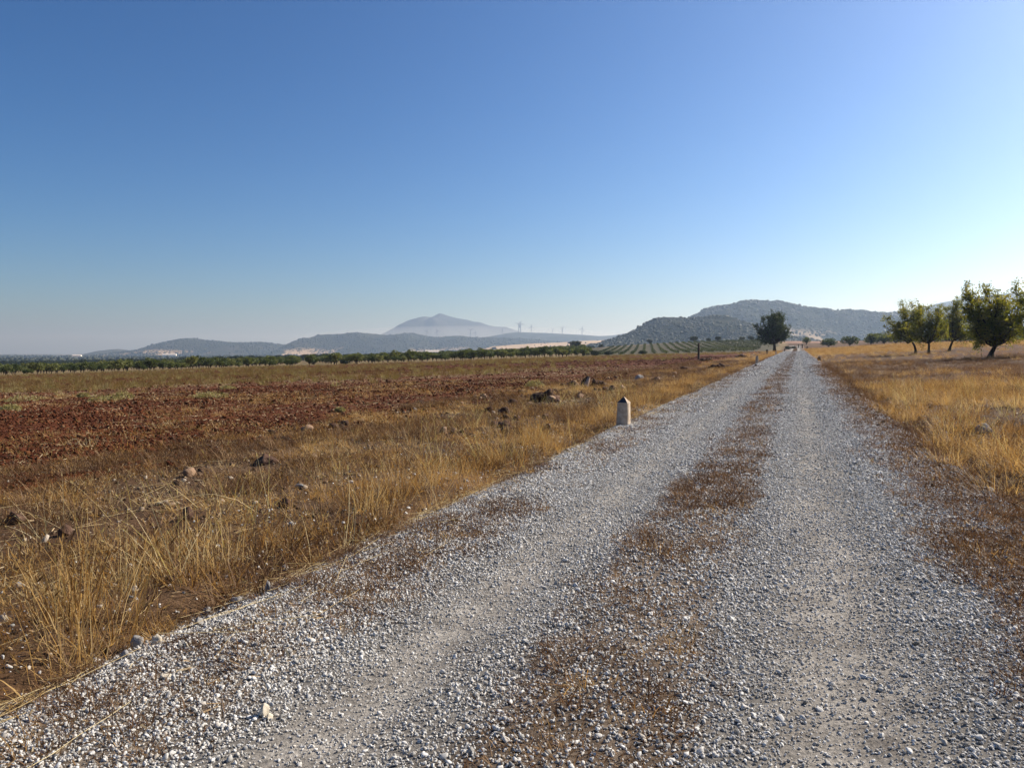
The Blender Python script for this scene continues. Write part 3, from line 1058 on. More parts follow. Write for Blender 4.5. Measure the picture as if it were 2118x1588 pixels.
def hill_scrub(name, hname, n, size, label, lowcut=0.04, clump=80):
    SX, Y, Z, B = HILLS[hname]
    nr_, nc_ = SX.shape
    a = rng.uniform(0, nr_ * 0.72, n * 3)
    b = rng.uniform(0, nc_ - 1.001, n * 3)
    i, j = a.astype(int), b.astype(int)
    fa, fb = a - i, b - j

    def bil(A):
        return (A[i, j] * (1 - fa) + A[i + 1, j] * fa) * (1 - fb) + (A[i, j + 1] * (1 - fa) + A[i + 1, j + 1] * fa) * fb
    x, y, z, bb = bil(SX), bil(Y), bil(Z), bil(B)
    k = (bb > lowcut) & (vnoise(x, y, clump, 88) + 0.45 * rng.uniform(size=len(x)) > 0.55) & (z > base(x, y))
    x, y, z = x[k][:n], y[k][:n], z[k][:n]
    s = size * np.clip(np.exp(rng.normal(-0.35, 0.45, len(x))), 0.3, 1.9)
    return spread(name, 'scrub', x, y, z - 0.45 * s, s, label, 'scrub', stretch=0.35)


hill_scrub('hill_scrub', 'hill_near', 7000, 2.1, 'dark scrub and small trees dotted over the near hill', clump=60)
hill_scrub('hill_woodland', 'hill_wooded', 14000, 3.0, 'dark woodland covering the wooded hill behind the road', 0.22, 110)
hill_scrub('distant_scrub', 'hill_centre', 9000, 4.0, 'hazy scrub on the long central hill', 0.08, 200)
hill_scrub('faint_scrub', 'hill_left', 5000, 4.2, 'hazy scrub on the pointed hill at the left', 0.08, 200)
hill_scrub('pale_slope_trees', 'straw_slope', 70, 5.0, 'few dark trees dotted on the pale straw slope', 0.2, 500)

nn = 26000
fx_ = rng.uniform(-1, 1, nn)
yy = 560 * np.exp(rng.uniform(0, 1, nn) * math.log(5200 / 560))
xx = fx_ * 0.78 * yy
k = (vnoise(xx * 0.5, yy * 1.6, 130, 93) > 0.50) & (((xx < yy * 0.2) & (yy > 600)) | (yy > 640)) & (yy < np.where(xx > 0.1 * yy, 1500, 5200))
xx, yy = xx[k], yy[k]
rr_ = np.hypot(xx, yy)
zf = surf(xx, yy) + np.clip(fbm(xx, yy, 900, 77) - 0.5, -1, 1) * 14 * sstep(900, 3000, rr_)
nr_ = rr_ < 1700
spread('woods', 'holm', xx[nr_], yy[nr_], zf[nr_] - 0.2, rng.uniform(0.45, 0.95, nr_.sum()), 'dark oak woods on the plain behind the orchard', 'woods', stretch=0.25)
xx, yy, zf, rr_ = xx[~nr_], yy[~nr_], zf[~nr_], rr_[~nr_]
spread('far_woods', 'scrub', xx, yy, zf - 0.5, rng.uniform(1.8, 4.6, len(xx)) * (1 + rr_ / 9000), 'dark distant woods and groves across the hazy plain', 'woods', stretch=0.3)

# ------------------------------------------------------------------ wind turbines
def blade_mesh(L):
    V, Fq = [], []
    for t, w in ((0, 1.5), (0.12, 3.2), (0.5, 2.4), (1.0, 0.9)):
        V += [(-w, -0.25, t * L), (w, -0.25, t * L), (w, 0.25, t * L), (-w, 0.25, t * L)]
    for i in range(3):
        for k in range(4):
            Fq.append((i * 4 + k, i * 4 + (k + 1) % 4, i * 4 + 4 + (k + 1) % 4, i * 4 + 4 + k))
    Fq.append((12, 13, 14, 15))
    return mesh_np('blade', V, np.array(Fq), M['turbine'])


BL = blade_mesh(38)
tv, tf = tube([(0, 0, -8), (0, 0, 30), (0, 0, 62)], [3.8, 3.3, 2.6], 12)
TOWER = mesh_np('tower', tv, tf, M['turbine'], True)
nv = np.array([(x, y, z) for x in (-2, 2) for y in (-4, 5) for z in (61, 65)], float)
NAC = mesh_np('nacelle', nv, np.array([(0, 1, 3, 2), (4, 6, 7, 5), (0, 4, 5, 1), (2, 3, 7, 6), (1, 5, 7, 3), (0, 2, 6, 4)]), M['turbine'])
turb = [
    (883, 694, 5300, 0.55, 20, 'faint wind turbine behind the central hill, leftmost of all'),
    (904, 696, 5300, 0.70, 95, 'faint wind turbine behind the central hill, second from the left'),
    (973, 697, 6300, 0.95, 60, 'tall wind turbine in front of the mist under the mountain, left of a close pair'),
    (983, 698, 6300, 0.70, 10, 'shorter wind turbine under the mountain, right of a close pair'),
    (1039, 691, 6300, 0.80, 55, 'wind turbine alone between the mountain and the turbine hill'),
    (1073, 686, 6300, 1.05, 45, 'tallest wind turbine on the crest, left one of two side by side'),
    (1077, 686, 6300, 1.00, 90, 'wind turbine on the crest, right one of two side by side'),
    (1099, 687, 6300, 0.75, 0, 'wind turbine seen edge on, next right of the pair on the crest'),
    (1143, 689, 6300, 0.50, 75, 'small wind turbine sunk behind the crest with a slanting blade'),
    (1163, 690, 6300, 0.75, 50, 'wind turbine second from the right on the crest'),
    (1204, 692, 6300, 0.80, 15, 'wind turbine standing rightmost on the crest'),
]
for px, py, D, s_, ph, lab in turb:
    q = ray(px, py) * (D / ray(px, py)[1])
    root = tag(link('wind_turbine', None, loc=(q[0], D, q[2] + EYE - 2), rotz=R(20), scale=s_), lab, 'wind turbine', 'wind turbines on the far hills')
    link('tower', TOWER, root)
    link('nacelle', NAC, root)
    for k in range(3):
        b = link('blade', BL, root, loc=(0, -5, 63))
        b.rotation_euler = (0, R(ph + 120 * k), 0)

# small pale farm buildings far off
def farm(px, D, w, h, d, lab, roof=True):
    pos = at_depth(px, D)
    root = tag(link('farm_building', None, loc=pos, rotz=R(15)), lab, 'building', 'far farm buildings')
    a, b = w / 2, d / 2
    V = [(-a, -b, -1), (a, -b, -1), (a, b, -1), (-a, b, -1), (-a, -b, h), (a, -b, h), (a, b, h), (-a, b, h), (-a, 0, h + d * 0.22), (a, 0, h + d * 0.22)]
    link('wall', mesh_np('wall', V, [(0, 1, 5, 4), (1, 2, 6, 9, 5), (2, 3, 7, 6), (3, 0, 4, 8, 7)], M['plaster']), root)
    e = 0.3
    V = [(-a - e, -b - e, h - 0.1), (a + e, -b - e, h - 0.1), (a + e, 0, h + d * 0.22 + 0.15), (-a - e, 0, h + d * 0.22 + 0.15), (a + e, b + e, h - 0.1), (-a - e, b + e, h - 0.1)]
    link('roof', mesh_np('roof', V, [(0, 1, 2, 3), (3, 2, 4, 5)], M['roof_tile']), root)
    return root


farm(894, 610, 11, 4.2, 6, 'small white farm building at the back of the orchard under the mountain')
farm(351, 3600, 60, 9, 30, 'pale long farm shed on the plain below the pointed hill')
farm(160, 3000, 30, 8, 20, 'tiny pale farm building on the plain left of the small hill')

# ------------------------------------------------------------------ haze and the mist bank under the mountain
def box_mesh(name, x0, x1, y0, y1, z0, z1, mat):
    V = [(x0, y0, z0), (x1, y0, z0), (x1, y1, z0), (x0, y1, z0), (x0, y0, z1), (x1, y0, z1), (x1, y1, z1), (x0, y1, z1)]
    return mesh_np(name, V, np.array([(0, 3, 2, 1), (4, 5, 6, 7), (0, 1, 5, 4), (1, 2, 6, 5), (2, 3, 7, 6), (3, 0, 4, 7)]), mat)


def air(name, colr, dens, g):
    m, nt, out = new_mat(name)
    v = N(nt, 'ShaderNodeVolumePrincipled')
    v.inputs['Color'].default_value = colr + (1,)
    v.inputs['Density'].default_value = dens
    v.inputs['Absorption Color'].default_value = (1, 1, 1, 1)    # clear air: it scatters light and takes none away
    v.inputs['Anisotropy'].default_value = g
    nt.links.new(v.outputs[0], out.inputs['Volume'])
    return m


zlow = float(min(gz.min(), -30)) - 1.5
o = link('haze', box_mesh('haze', -20500, 20500, -20500, 20500, zlow, 435, air('haze_air', (0.56, 0.74, 1.0), 1.25e-4, 0.46)))
tag(o, 'pale blue summer haze veiling the far hills', 'haze', kind='stuff')
v, fc = ICO[4]
me = mesh_np('mist', v * np.array([1700, 560, 150])[None, :], fc, air('mist_air', (0.92, 0.95, 1.0), 4.5e-4, 0.3))
tag(link('mist', me, loc=((960 - CX) / FPX * 7300, 7300, 110)), 'white mist bank lying at the foot of the far mountain', 'mist', kind='stuff')


# ------------------------------------------------------------------ milestones and posts
def milestone(pos, h, w, rot, lab, lean=0.0, mat='whitewash'):
    root = tag(link('milestone', None, loc=pos), lab, 'milestone', 'milestones along the left road edge')
    root.rotation_euler = (0, R(lean), rot)
    a, b = w / 2, w / 2 * 0.86
    t = w * 0.52
    hb = h - t
    bev = 0.012
    rings = []
    for z, k in ((-0.25, a), (hb * 0.5, (a + b) / 2 + 0.001), (hb, b)):
        for sx, sy in ((-1, -1), (1, -1), (1, 1), (-1, 1)):
            rings.append((sx * (k - (bev if sy * sx > 0 else 0)), sy * k if sy * sx > 0 else sy * (k - bev), z))
            rings.append((sx * k if sy * sx > 0 else sx * (k - bev), sy * (k - bev) if sy * sx > 0 else sy * k, z))
    # order corner pairs around the post
    V = []
    for z, k in ((-0.25, a), (hb * 0.5, (a + b) / 2 + 0.001), (hb, b)):
        for sx, sy in ((-1, -1), (1, -1), (1, 1), (-1, 1)):
            p1, p2 = (sx * (k - bev), sy * k), (sx * k, sy * (k - bev))
            for p in ((p2, p1) if sx * sy > 0 else (p1, p2)):
                V.append((p[0], p[1], z))
    V = np.array(V)
    V[8:16] += np.random.default_rng(3).normal(0, 0.002, (8, 3))
    body = mesh_np('body', V, grid_faces(3, 8, wrap=True), M[mat])
    link('body', body, root)
    c = b + 0.004
    CV = [(-c, -c, hb), (c, -c, hb), (c, c, hb), (-c, c, hb), (0, 0, h), (-c, -c, hb - 0.015), (c, -c, hb - 0.015), (c, c, hb - 0.015), (-c, c, hb - 0.015)]
    CF = [(1, 2, 4), (2, 3, 4), (3, 0, 4), (0, 1, 4), (5, 6, 1, 0), (6, 7, 2, 1), (7, 8, 3, 2), (8, 5, 0, 3)]
    link('cap', mesh_np('cap', CV, CF, M[mat]), root)
    # dark painted facet on the side one meets walking up the road
    o_ = 0.003
    n_ = np.array([0, -(h - hb), c])
    n_ = n_ / np.linalg.norm(n_) * np.array([1, 1, 1])
    n_ = np.array([0, -abs(n_[1]), abs(n_[2])])
    q = [np.array(p, float) for p in ((-c * 0.97, -c * 0.97, hb + 0.005), (c * 0.97, -c * 0.97, hb + 0.005), (0, -0.003, h - 0.004))]
    FV = [p + n_ * o_ for p in q] + [p + n_ * 0.0005 for p in q]
    link('painted_facet', mesh_np('painted_facet', FV, [(0, 1, 2), (0, 3, 4, 1), (1, 4, 5, 2), (2, 5, 3, 0)], M['dark_paint']), root)
    return root


def uvpos(u, v):
    x, y = to_xy(u, v)
    return Vector((x, y, float(surf(x, y))))


milestone(uvpos(15.0, -3.22), 0.56, 0.235, -YAW - 0.10, 'nearest white milestone with a pointed dark-faced top beside the gravel', 1.0)
milestone(uvpos(69.5, -3.3), 0.74, 0.235, -YAW + 0.25, 'second white milestone, slim and tall, further up the left road edge')
milestone(uvpos(142, -3.6), 0.72, 0.24, -YAW + 0.2, 'third small pale milestone in front of the lone roadside tree')


def post(name, pos, h, r, lab, cat, lean=(0, 0), mat='old_wood', head=None, group=None):
    root = tag(link(name, None, loc=pos), lab, cat, group)
    g = np.random.default_rng(int(h * 100))
    zs = np.linspace(-0.3, h, 6)
    v_, f_ = tube([(lean[0] * z / h, lean[1] * z / h, z) for z in zs], [r * (1 + g.normal(0, 0.05)) for z in zs], 8)
    n0 = len(v_)
    v_ = np.concatenate([v_, [[lean[0], lean[1], h + r * 0.15]]])
    fl = [tuple(q) for q in f_] + [(n0 - 8 + k, n0 - 8 + (k + 1) % 8, n0) for k in range(8)]
    link('shaft', mesh_np('shaft', v_, fl, M[mat]), root)
    if head:
        hv, hf = ICO[2]
        link('head', mesh_np('head', hv * np.array(head) + np.array([lean[0], lean[1], h]), hf, M[mat], True), root)
    return root


post('wooden_post', at(1445, 744), 2.05, 0.13, 'tall dark wooden post standing alone in the field', 'post')
post('marker_post', at(1586.5, 733), 0.75, 0.09, 'short dark marker post with a round head under the roadside tree', 'post', head=(0.2, 0.1, 0.22), group='small posts by the far road')
post('marker_post', at(1623, 727.5), 0.75, 0.10, 'short brown stake at the grassy left road edge past the roadside tree', 'post', group='small posts by the far road')
post('marker_post', at(1651.5, 719.5), 1.3, 0.16, 'thin dark post in the middle of the road at its far end', 'post', group='small posts by the far road')
post('marker_post', at(1659.5, 719.8), 1.1, 0.18, 'stubby dark post at the far end of the road, right of the thin one', 'post', head=(0.35, 0.2, 0.3), group='small posts by the far road')
post('marker_post', at(1668.5, 722.5), 0.9, 0.22, 'squat black post leaning at the far right road edge', 'post', lean=(0.2, 0), group='small posts by the far road')

# ------------------------------------------------------------------ stones, clods and the stump
CLEAR = []                                                # spots kept free of grass, so that stones stay in sight


def keep_clear(p, r_):
    CLEAR.append((p.x, p.y, r_ * 1.05 + 0.03))
    q = Vector((p.x, p.y, 0)) * (1 - (r_ + 0.22) / max(p.y, 1))
    CLEAR.append((q.x, q.y, r_ * 0.9 + 0.12))


rocks = [
    # px, py (foot), width px, height px, material, label
    (1063, 836, 22, 13, 'earth_rock', 'dark humped clod left of the big dark rock heap'),
    (1045, 853, 32, 17, 'earth_rock', 'broad dark boulder in dry grass, below the humped clod'),
    (1013, 848, 20, 10, 'earth_rock', 'low brown clod left of the broad dark boulder'),
    (1069, 865, 20, 12, 'earth_rock', 'reddish squarish rock in front of the broad boulder'),
    (1043, 882, 26, 15, 'earth_rock', 'dark rock with a pale left flank, nearest of the boulder group'),
    (1021, 878, 18, 13, 'earth_rock', 'small dark rock touching the left of the pale-flanked rock'),
    (1082, 878, 16, 9, 'brown_rock', 'brown stone right of the pale-flanked dark rock'),
    (1131, 888, 30, 17, 'earth_rock', 'earth hump covered with dry weeds left of the nearest milestone'),
    (1127, 862, 22, 12, 'earth_rock', 'weedy clod above the earth hump left of the milestone'),
    (1097, 833, 18, 7, 'brown_rock', 'flat pinkish slab at the foot of the big dark rock heap'),
    (1232, 806, 12, 7, 'earth_rock', 'small triangular clod below the leaning stump'),
    (1252, 806, 16, 11, 'earth_rock', 'dark clod right of the small triangular one below the stump'),
    (1268, 807, 16, 12, 'earth_rock', 'peaked dark clod above the nearest milestone'),
    (1288, 803, 16, 11, 'brown_rock', 'brown clod with pale crumbs, farthest right below the stump'),
    (1243, 818, 10, 7, 'earth_rock', 'lone little clod between the stump and the milestone'),
    (1201, 818, 18, 9, 'brown_rock', 'loose brown clod directly below the leaning stump'),
    (1322, 781, 24, 9, 'grey_rock', 'flat pale grey slab lying in the grass right of the stump'),
    (1565, 758, 8, 5, 'earth_rock', 'small dark stone on the gravel at the second milestone'),
    (1695, 744, 13, 9, 'earth_rock', 'round dark clod at the right road edge'),
    (2038, 893, 44, 22, 'grey_rock', 'blue-grey angular rock half sunk in golden grass right of the road'),
    (390, 975, 34, 17, 'brown_rock', 'smooth rounded tan stone at the edge of the ploughed field'),
    (412, 966, 16, 9, 'earth_rock', 'dark stone behind the rounded tan stone'),
    (588, 1037, 34, 18, 'earth_rock', 'dark furrowed lump in short dry grass'),
    (384, 1064, 30, 26, 'earth_rock', 'upright blackish clod left of the furrowed lump'),
    (278, 1311, 32, 27, 'grey_rock', 'rounded dark grey stone in fallen straw near the road'),
    (409, 1276, 26, 17, 'grey_rock', 'blocky light grey stone in straw at the gravel edge'),
    (322, 1320, 24, 18, 'pale_rock', 'knobbly cream stone right of the rounded grey one'),
    (488, 1221, 28, 13, 'grey_rock', 'flat grey stone beside the pointed one at the gravel edge'),
    (553, 1218, 17, 24, 'grey_rock', 'small pointed grey stone standing at the gravel edge'),
    (427, 1233, 20, 12, 'grey_rock', 'little grey stone between the flat and the blocky grey stones'),
    (255, 1352, 30, 18, 'grey_rock', 'grey stone under leaning straw below the rounded dark one'),
    (384, 1350, 15, 15, 'pale_rock', 'pale egg-like stone just inside the gravel'),
    (6, 1272, 20, 20, 'pale_rock', 'white stone at the picture edge in tall grass'),
    (38, 1195, 26, 12, 'grey_rock', 'flat grey stone in the tall grass above the white one'),
    (543, 1488, 27, 26, 'pale_rock', 'wedge-shaped cream stone on the near wheel track'),
    (556, 1494, 21, 15, 'pale_rock', 'white stone leaning against the wedge-shaped cream one'),
    (340, 1412, 24, 13, 'pale_rock', 'whitish stone lying in the gravel left of the track'),
    (345, 1199, 30, 20, 'earth_rock', 'brown clod overhung by dry grass'),
    (545, 955, 62, 22, 'earth_rock', 'wide dark earth hump between field and verge'),
    (30, 1070, 40, 24, 'earth_rock', 'black clod at the picture edge above the tall grass'),
    (130, 1095, 34, 20, 'earth_rock', 'black clod right of the one at the picture edge'),
    (620, 1000, 24, 10, 'grey_rock', 'flat whitish-grey stone on the verge right of the dark hump'),
]
for k, (px, py, w, h, mt, lab) in enumerate(rocks):
    p = at(px, py)
    s_ = p.y / FPX
    hw, hh = w * s_ / 2, h * s_
    keep_clear(p, hw)
    m_ = rock_mesh('stone', 3 if w > 15 else 2, 500 + k, M[mt], (hw, hw * (0.7 + 0.3 * ((k * 7) % 5) / 5), hh * 0.72), rough=0.55 if mt == 'earth_rock' else 0.3, facets=9, smooth=False)
    nm = 'clod' if 'clod' in lab or 'hump' in lab or 'lump' in lab else 'stone'
    o = link(nm, m_, loc=(p.x, p.y + hw * 0.4, p.z + hh * 0.30), rotz=k * 1.3)
    tag(o, lab, nm, 'stones and clods on the verge')


def heap(px, py, w, h, n, seed, lab, mt='earth_rock'):
    """a heap of dark rocks turned out of the field: earth body with its stones"""
    p = at(px, py)
    s_ = p.y / FPX
    g = np.random.default_rng(seed)
    W, Hh = w * s_ / 2, h * s_
    keep_clear(p, W)
    root = tag(link('rock_heap', None, loc=p), lab, 'rock heap', 'rock heaps in the field')
    body = rock_mesh('earth', 3, seed, M[mt], (W * 1.05, W * 0.7, Hh * 0.85), rough=0.75, facets=5)
    link('earth', body, root, loc=(0, 0, 0))
    for k in range(n):
        a = g.uniform(-1, 1)
        b_ = g.uniform(-0.6, 0.6)
        r_ = g.uniform(0.16, 0.36) * Hh * 1.5
        zc = Hh * 1.0 * max(0.0, 1 - abs(a) ** 1.5) * g.uniform(0.3, 1.0)
        m_ = rock_mesh('stone', 2, seed * 7 + k, M['brown_rock'] if g.uniform() < 0.18 else M[mt], (r_ * 1.3, r_, r_ * 0.85), rough=0.5, facets=9)
        c = link('stone', m_, root, loc=(a * W, b_ * W * 0.6 - 0.1 * W, zc), rotz=g.uniform(0, 6))
        c.rotation_euler = (g.uniform(-0.5, 0.5), g.uniform(-0.5, 0.5), g.uniform(0, 6))
    return root


heap(1127, 826, 58, 27, 16, 11, 'biggest dark rock heap, at the edge of the ploughed field')
heap(1237, 797, 30, 16, 9, 12, 'dark rock heap close right of the leaning stump')
heap(1180, 797, 34, 14, 8, 13, 'low dark rock heap close left of the leaning stump')
heap(1461, 747, 24, 8, 7, 14, 'dark rock heap at the foot of the wooden post')
heap(1490, 760, 40, 9, 9, 15, 'long low dark heap below and right of the wooden post')
heap(1415, 762, 20, 8, 6, 16, 'small dark heap left of the long low one below the post')
heap(1535, 738, 24, 6, 6, 17, 'thin dark heap between the wooden post and the roadside tree')

# the leaning split stump
p = at(1209, 799)
keep_clear(p, 0.35)
keep_clear(uvpos(15.0, -3.22), 0.2)
s_ = p.y / FPX
root = tag(link('stump', None, loc=p), 'leaning split stump with a pale torn side, sticking up among dark rocks', 'stump')
g = np.random.default_rng(8)
pth = np.array([(-0.06, 0, -0.15), (-0.02, 0, 0.12), (0.06, 0.0, 0.32), (0.13, 0, 0.46)])
v_, f_ = tube(pth, [0.24, 0.17, 0.13, 0.07], 12)
v_ = v_ + g.normal(0, 0.018, v_.shape)
link('bark', mesh_np('bark', np.concatenate([v_, [pth[-1] + np.array([0.0, 0, 0.06])]]), [tuple(q) for q in f_] + [(36 + k, 36 + (k + 1) % 12, 48) for k in range(12)], M['bark']), root)
v2, f2 = tube(pth * np.array([1, 1, 1]) + np.array([0.075, -0.07, 0.0]), [0.15, 0.105, 0.085, 0.03], 9)
v2 = v2 + g.normal(0, 0.012, v2.shape)
link('split_face', mesh_np('split_face', v2, f2, M['split_wood']), root)

# smaller rubble turned up between the heaps
proto_coll('rubble', [rock_mesh('rubble', 2, 680 + k, M['earth_rock'] if k % 4 else M['brown_rock'], (1, 0.85, 0.75), rough=0.5, facets=9) for k in range(8)])
n = 1500
u, v = rng.uniform(9, 62, n), rng.normal(-7.6, 1.5, n)
x, y = to_xy(u, v)
k = (v < -4.6) & (rng.uniform(size=n) < sstep(0.44, 0.64, fbm(x, y, 3.0, 165)))
x, y = x[k], y[k]
s = np.clip(0.055 * np.exp(rng.normal(0, 0.5, len(x))), 0.02, 0.17)
spread('rubble', 'rubble', x, y, surf(x, y) + s * 0.25, s, 'dark clods and rubble strewn along the edge of the field', 'rubble', tilt=0.6, stretch=0.25)

# ------------------------------------------------------------------ gravel
proto_coll('pebble', [rock_mesh('pebble', 2, 600 + k, M['pebble'], (1.1, 0.92, 0.72), rough=0.18, facets=11, cut=(0.32, 0.66)) for k in range(14)])


def road_points(n, u0, u1, v0=-3.6, v1=2.0):
    u = rng.uniform(u0, u1, n)
    v = rng.uniform(v0, v1, n)
    w = (fbm(u, v * 3, 1.6, 71) - 0.5) * 0.55
    return u, v, w


def gravel_density(u, v, w):
    lane = np.exp(-((v + 1.70 + w * 0.5) / 0.28) ** 2) + np.exp(-((v - 0.22 + w * 0.5) / 0.28) ** 2)
    mid_ = sstep(0.52, 0.25, np.abs(v + 0.78 + w * 0.6))
    edge = sstep(-3.65, -3.2, v + w * 0.5) * sstep(2.0, 1.3, v + w * 0.5)
    patch = fbm(u, v * 1.5, 1.1, 73)
    return edge * np.clip(1.0 - 0.5 * lane * sstep(0.62, 0.42, patch) - 0.42 * mid_, 0.05, 1) * (1 - 0.45 * sstep(0.9, 1.5, v + w * 0.5))


bands = [(-3, 4.5, 6000, 0.0072, 1.0), (4.5, 9, 4000, 0.0088, 1.0), (9, 18, 1900, 0.0116, 1.0), (18, 40, 560, 0.0170, 1.0), (40, 90, 90, 0.032, 1.0), (90, 200, 18, 0.05, 1.0)]
X, Y, SZ = [], [], []
for u0, u1, dn, sz, _ in bands:
    n = int((u1 - u0) * 5.6 * dn)
    u, v, w = road_points(n, u0, u1)
    d = gravel_density(u, v, w)
    k = rng.uniform(size=n) < d
    u, v, w = u[k], v[k], w[k]
    x, y = to_xy(u, v)
    k = in_view(x, y, 1.2, 37)
    u, v, x, y = u[k], v[k], x[k], y[k]
    s = sz * np.exp(rng.normal(0, 0.36, len(x)))
    s = s * (1 - 0.25 * np.clip(np.exp(-((v + 1.70) / 0.4) ** 2) + np.exp(-((v - 0.22) / 0.4) ** 2), 0, 1))
    s = np.where(rng.uniform(size=len(x)) < 0.006, s * 1.9, s)
    X.append(x)
    Y.append(y)
    SZ.append(np.clip(s, 0.003, max(0.019, sz * 2.2)))
X, Y, SZ = map(np.concatenate, (X, Y, SZ))
spread('gravel', 'pebble', X, Y, road_z(X, Y) + SZ * 0.32, SZ, 'loose grey gravel covering the track', 'gravel', tilt=0.5, stretch=0.25)
# stones strayed onto the verges
n = 9000
u, v = rng.uniform(-2, 30, n), rng.choice([-1, 1], n)
v = np.where(v < 0, -3.4 - np.abs(rng.normal(0, 1.0, n)), 1.7 + np.abs(rng.normal(0, 0.7, n)))
x, y = to_xy(u, v)
k = in_view(x, y, 1.5, 37)
x, y = x[k], y[k]
s = 0.011 * np.exp(rng.normal(0, 0.5, len(x)))
spread('strayed_gravel', 'pebble', x, y, surf(x, y) + s * 0.2, np.clip(s, 0.004, 0.05), 'grey gravel stones strayed into the verge grass', 'gravel', tilt=0.4)

# clods of the ploughed field
proto_coll('clod', [rock_mesh('clod', 2, 640 + k, M['clod'], (1, 0.9, 0.7), rough=0.6, facets=6) for k in range(8)])
X, Y, SZ = [], [], []
for r0, r1, n, sz in ((8, 22, 100000, 0.013), (22, 45, 120000, 0.018), (45, 130, 60000, 0.034)):
    r = np.sqrt(rng.uniform(r0 ** 2, r1 ** 2, n))
    t = rng.uniform(R(-38), R(24), n)
    x, y = r * np.sin(t), r * np.cos(t)
    k = rng.uniform(size=n) < field_mask(x, y) * (0.35 + 0.65 * sstep(0.35, 0.6, fbm(x, y, 3, 95)))
    x, y = x[k], y[k]
    X.append(x)
    Y.append(y)
    s = sz * np.exp(rng.normal(0, 0.55, len(x)))
    SZ.append(np.clip(np.where(rng.uniform(size=len(x)) < 0.006, s * 2.0, s), 0.008, 0.11))
X, Y, SZ = map(np.concatenate, (X, Y, SZ))
spread('soil_clods', 'clod', X, Y, surf(X, Y) + SZ * 0.15, SZ, 'red-brown clods strewn over the ploughed field', 'clods', tilt=0.5, stretch=0.25)

proto_coll('crumb', [rock_mesh('crumb', 1, 660 + k, M['earth_crumb'], (1, 0.9, 0.6), rough=0.6, facets=5) for k in range(6)])
n = 90000
u, v = -3 + 38 * rng.uniform(size=n) ** 1.3, np.where(rng.uniform(size=n) < 0.7, rng.uniform(-10.5, -3.3, n), rng.uniform(1.3, 9, n))
x, y = to_xy(u, v)
k = in_view(x, y, 1.5, 37) & (rng.uniform(size=n) < 0.15 + 0.85 * sstep(0.40, 0.62, fbm(x, y, 1.4, 151)))
x, y, u = x[k], y[k], u[k]
s = 0.008 * (1 + u / 22) * np.exp(rng.normal(0, 0.6, len(x)))
spread('earth_crumbs', 'crumb', x, y, surf(x, y) + s * 0.1, np.clip(s, 0.004, 0.07), 'brown earth crumbs and grit on the verges', 'soil', tilt=0.5, stretch=0.3)

# ------------------------------------------------------------------ dry grass
def tuft(seed, blades, h, rad, lean, mat, width=0.0035, heads=0.5, flat=0.0, hv=0.35, curve=0.3, headsize=1.0):
    g = np.random.default_rng(seed)
    P_ = Pile()
    for b in range(blades):
        a = g.uniform(0, 2 * math.pi)
        r_ = rad * math.sqrt(g.uniform())
        p0 = np.array([r_ * math.cos(a), r_ * math.sin(a), -0.015])
        a2 = a + g.normal(0, 0.9)
        ln = abs(g.normal(lean, lean * 0.5))
        d = np.array([math.cos(a2) * math.sin(ln), math.sin(a2) * math.sin(ln), math.cos(ln)])
        L = h * max(0.25, 1 + g.normal(0, hv))
        ts = np.array([0, 0.4, 0.75, 1.0])
        pts = p0 + np.outer(ts * L, d)
        bend = curve * L * g.uniform(-0.2, 1) * ts ** 2
        pts[:, 0] += math.cos(a2) * bend
        pts[:, 1] += math.sin(a2) * bend
        pts[:, 2] -= 0.5 * bend * ts
        pts[:, 2] = np.maximum(pts[:, 2], -0.015)
        wdir = np.array([-math.sin(a2 + g.normal(0, 0.8)), math.cos(a2 + g.normal(0, 0.8)), 0])
        wd = width * g.uniform(0.6, 1.4) * np.array([1, 0.85, 0.6, 0.25])
        V = np.concatenate([pts - wdir * wd[:, None], pts + wdir * wd[:, None]])
        P_.add(V, [(i, i + 1, i + 5, i + 4) for i in range(3)])
        if g.uniform() < heads:
            e = pts[-1]
            dd = pts[-1] - pts[-2]
            dd = dd / (np.linalg.norm(dd) + 1e-9)
            hl, hw = 0.036 * headsize * g.uniform(0.6, 1.4), 0.0042 * headsize
            for q in (wdir, np.cross(dd, wdir)):
                P_.add([e - dd * hl * 0.3, e + q * hw + dd * hl * 0.2, e + dd * hl, e - q * hw + dd * hl * 0.2], [(0, 1, 2, 3)])
    return P_.mesh('tuft', mat)


proto_coll('tall_grass', [tuft(700 + k, 24, 0.34, 0.13, 0.38, M['straw'], 0.0021, 0.6) for k in range(6)])
proto_coll('stalks', [tuft(690 + k, 9, 0.46, 0.12, 0.5, M['pale_straw'], 0.0022, 0.8, curve=0.35) for k in range(5)])
proto_coll('low_grass', [tuft(720 + k, 30, 0.10, 0.15, 0.95, M['straw'], 0.0024, 0.15, curve=0.6) for k in range(5)])
proto_coll('rust_mat', [tuft(740 + k, 70, 0.042, 0.10, 1.15, M['rust'], 0.0022, 0.3, curve=0.6, headsize=0.5) for k in range(5)])
proto_coll('fluffy_grass', [tuft(760 + k, 60, 0.26, 0.17, 0.55, M['straw'], 0.0022, 0.7, curve=0.5, headsize=0.8) for k in range(5)])
proto_coll('weed', [tuft(780 + k, 40, 0.34, 0.22, 0.6, M['weed'], 0.010, 0.8, curve=0.4, headsize=2.2) for k in range(5)])
proto_coll('brown_weed', [tuft(800 + k, 36, 0.15, 0.17, 0.8, M['rust'], 0.0026, 0.5, curve=0.5, headsize=0.7) for k in range(4)])


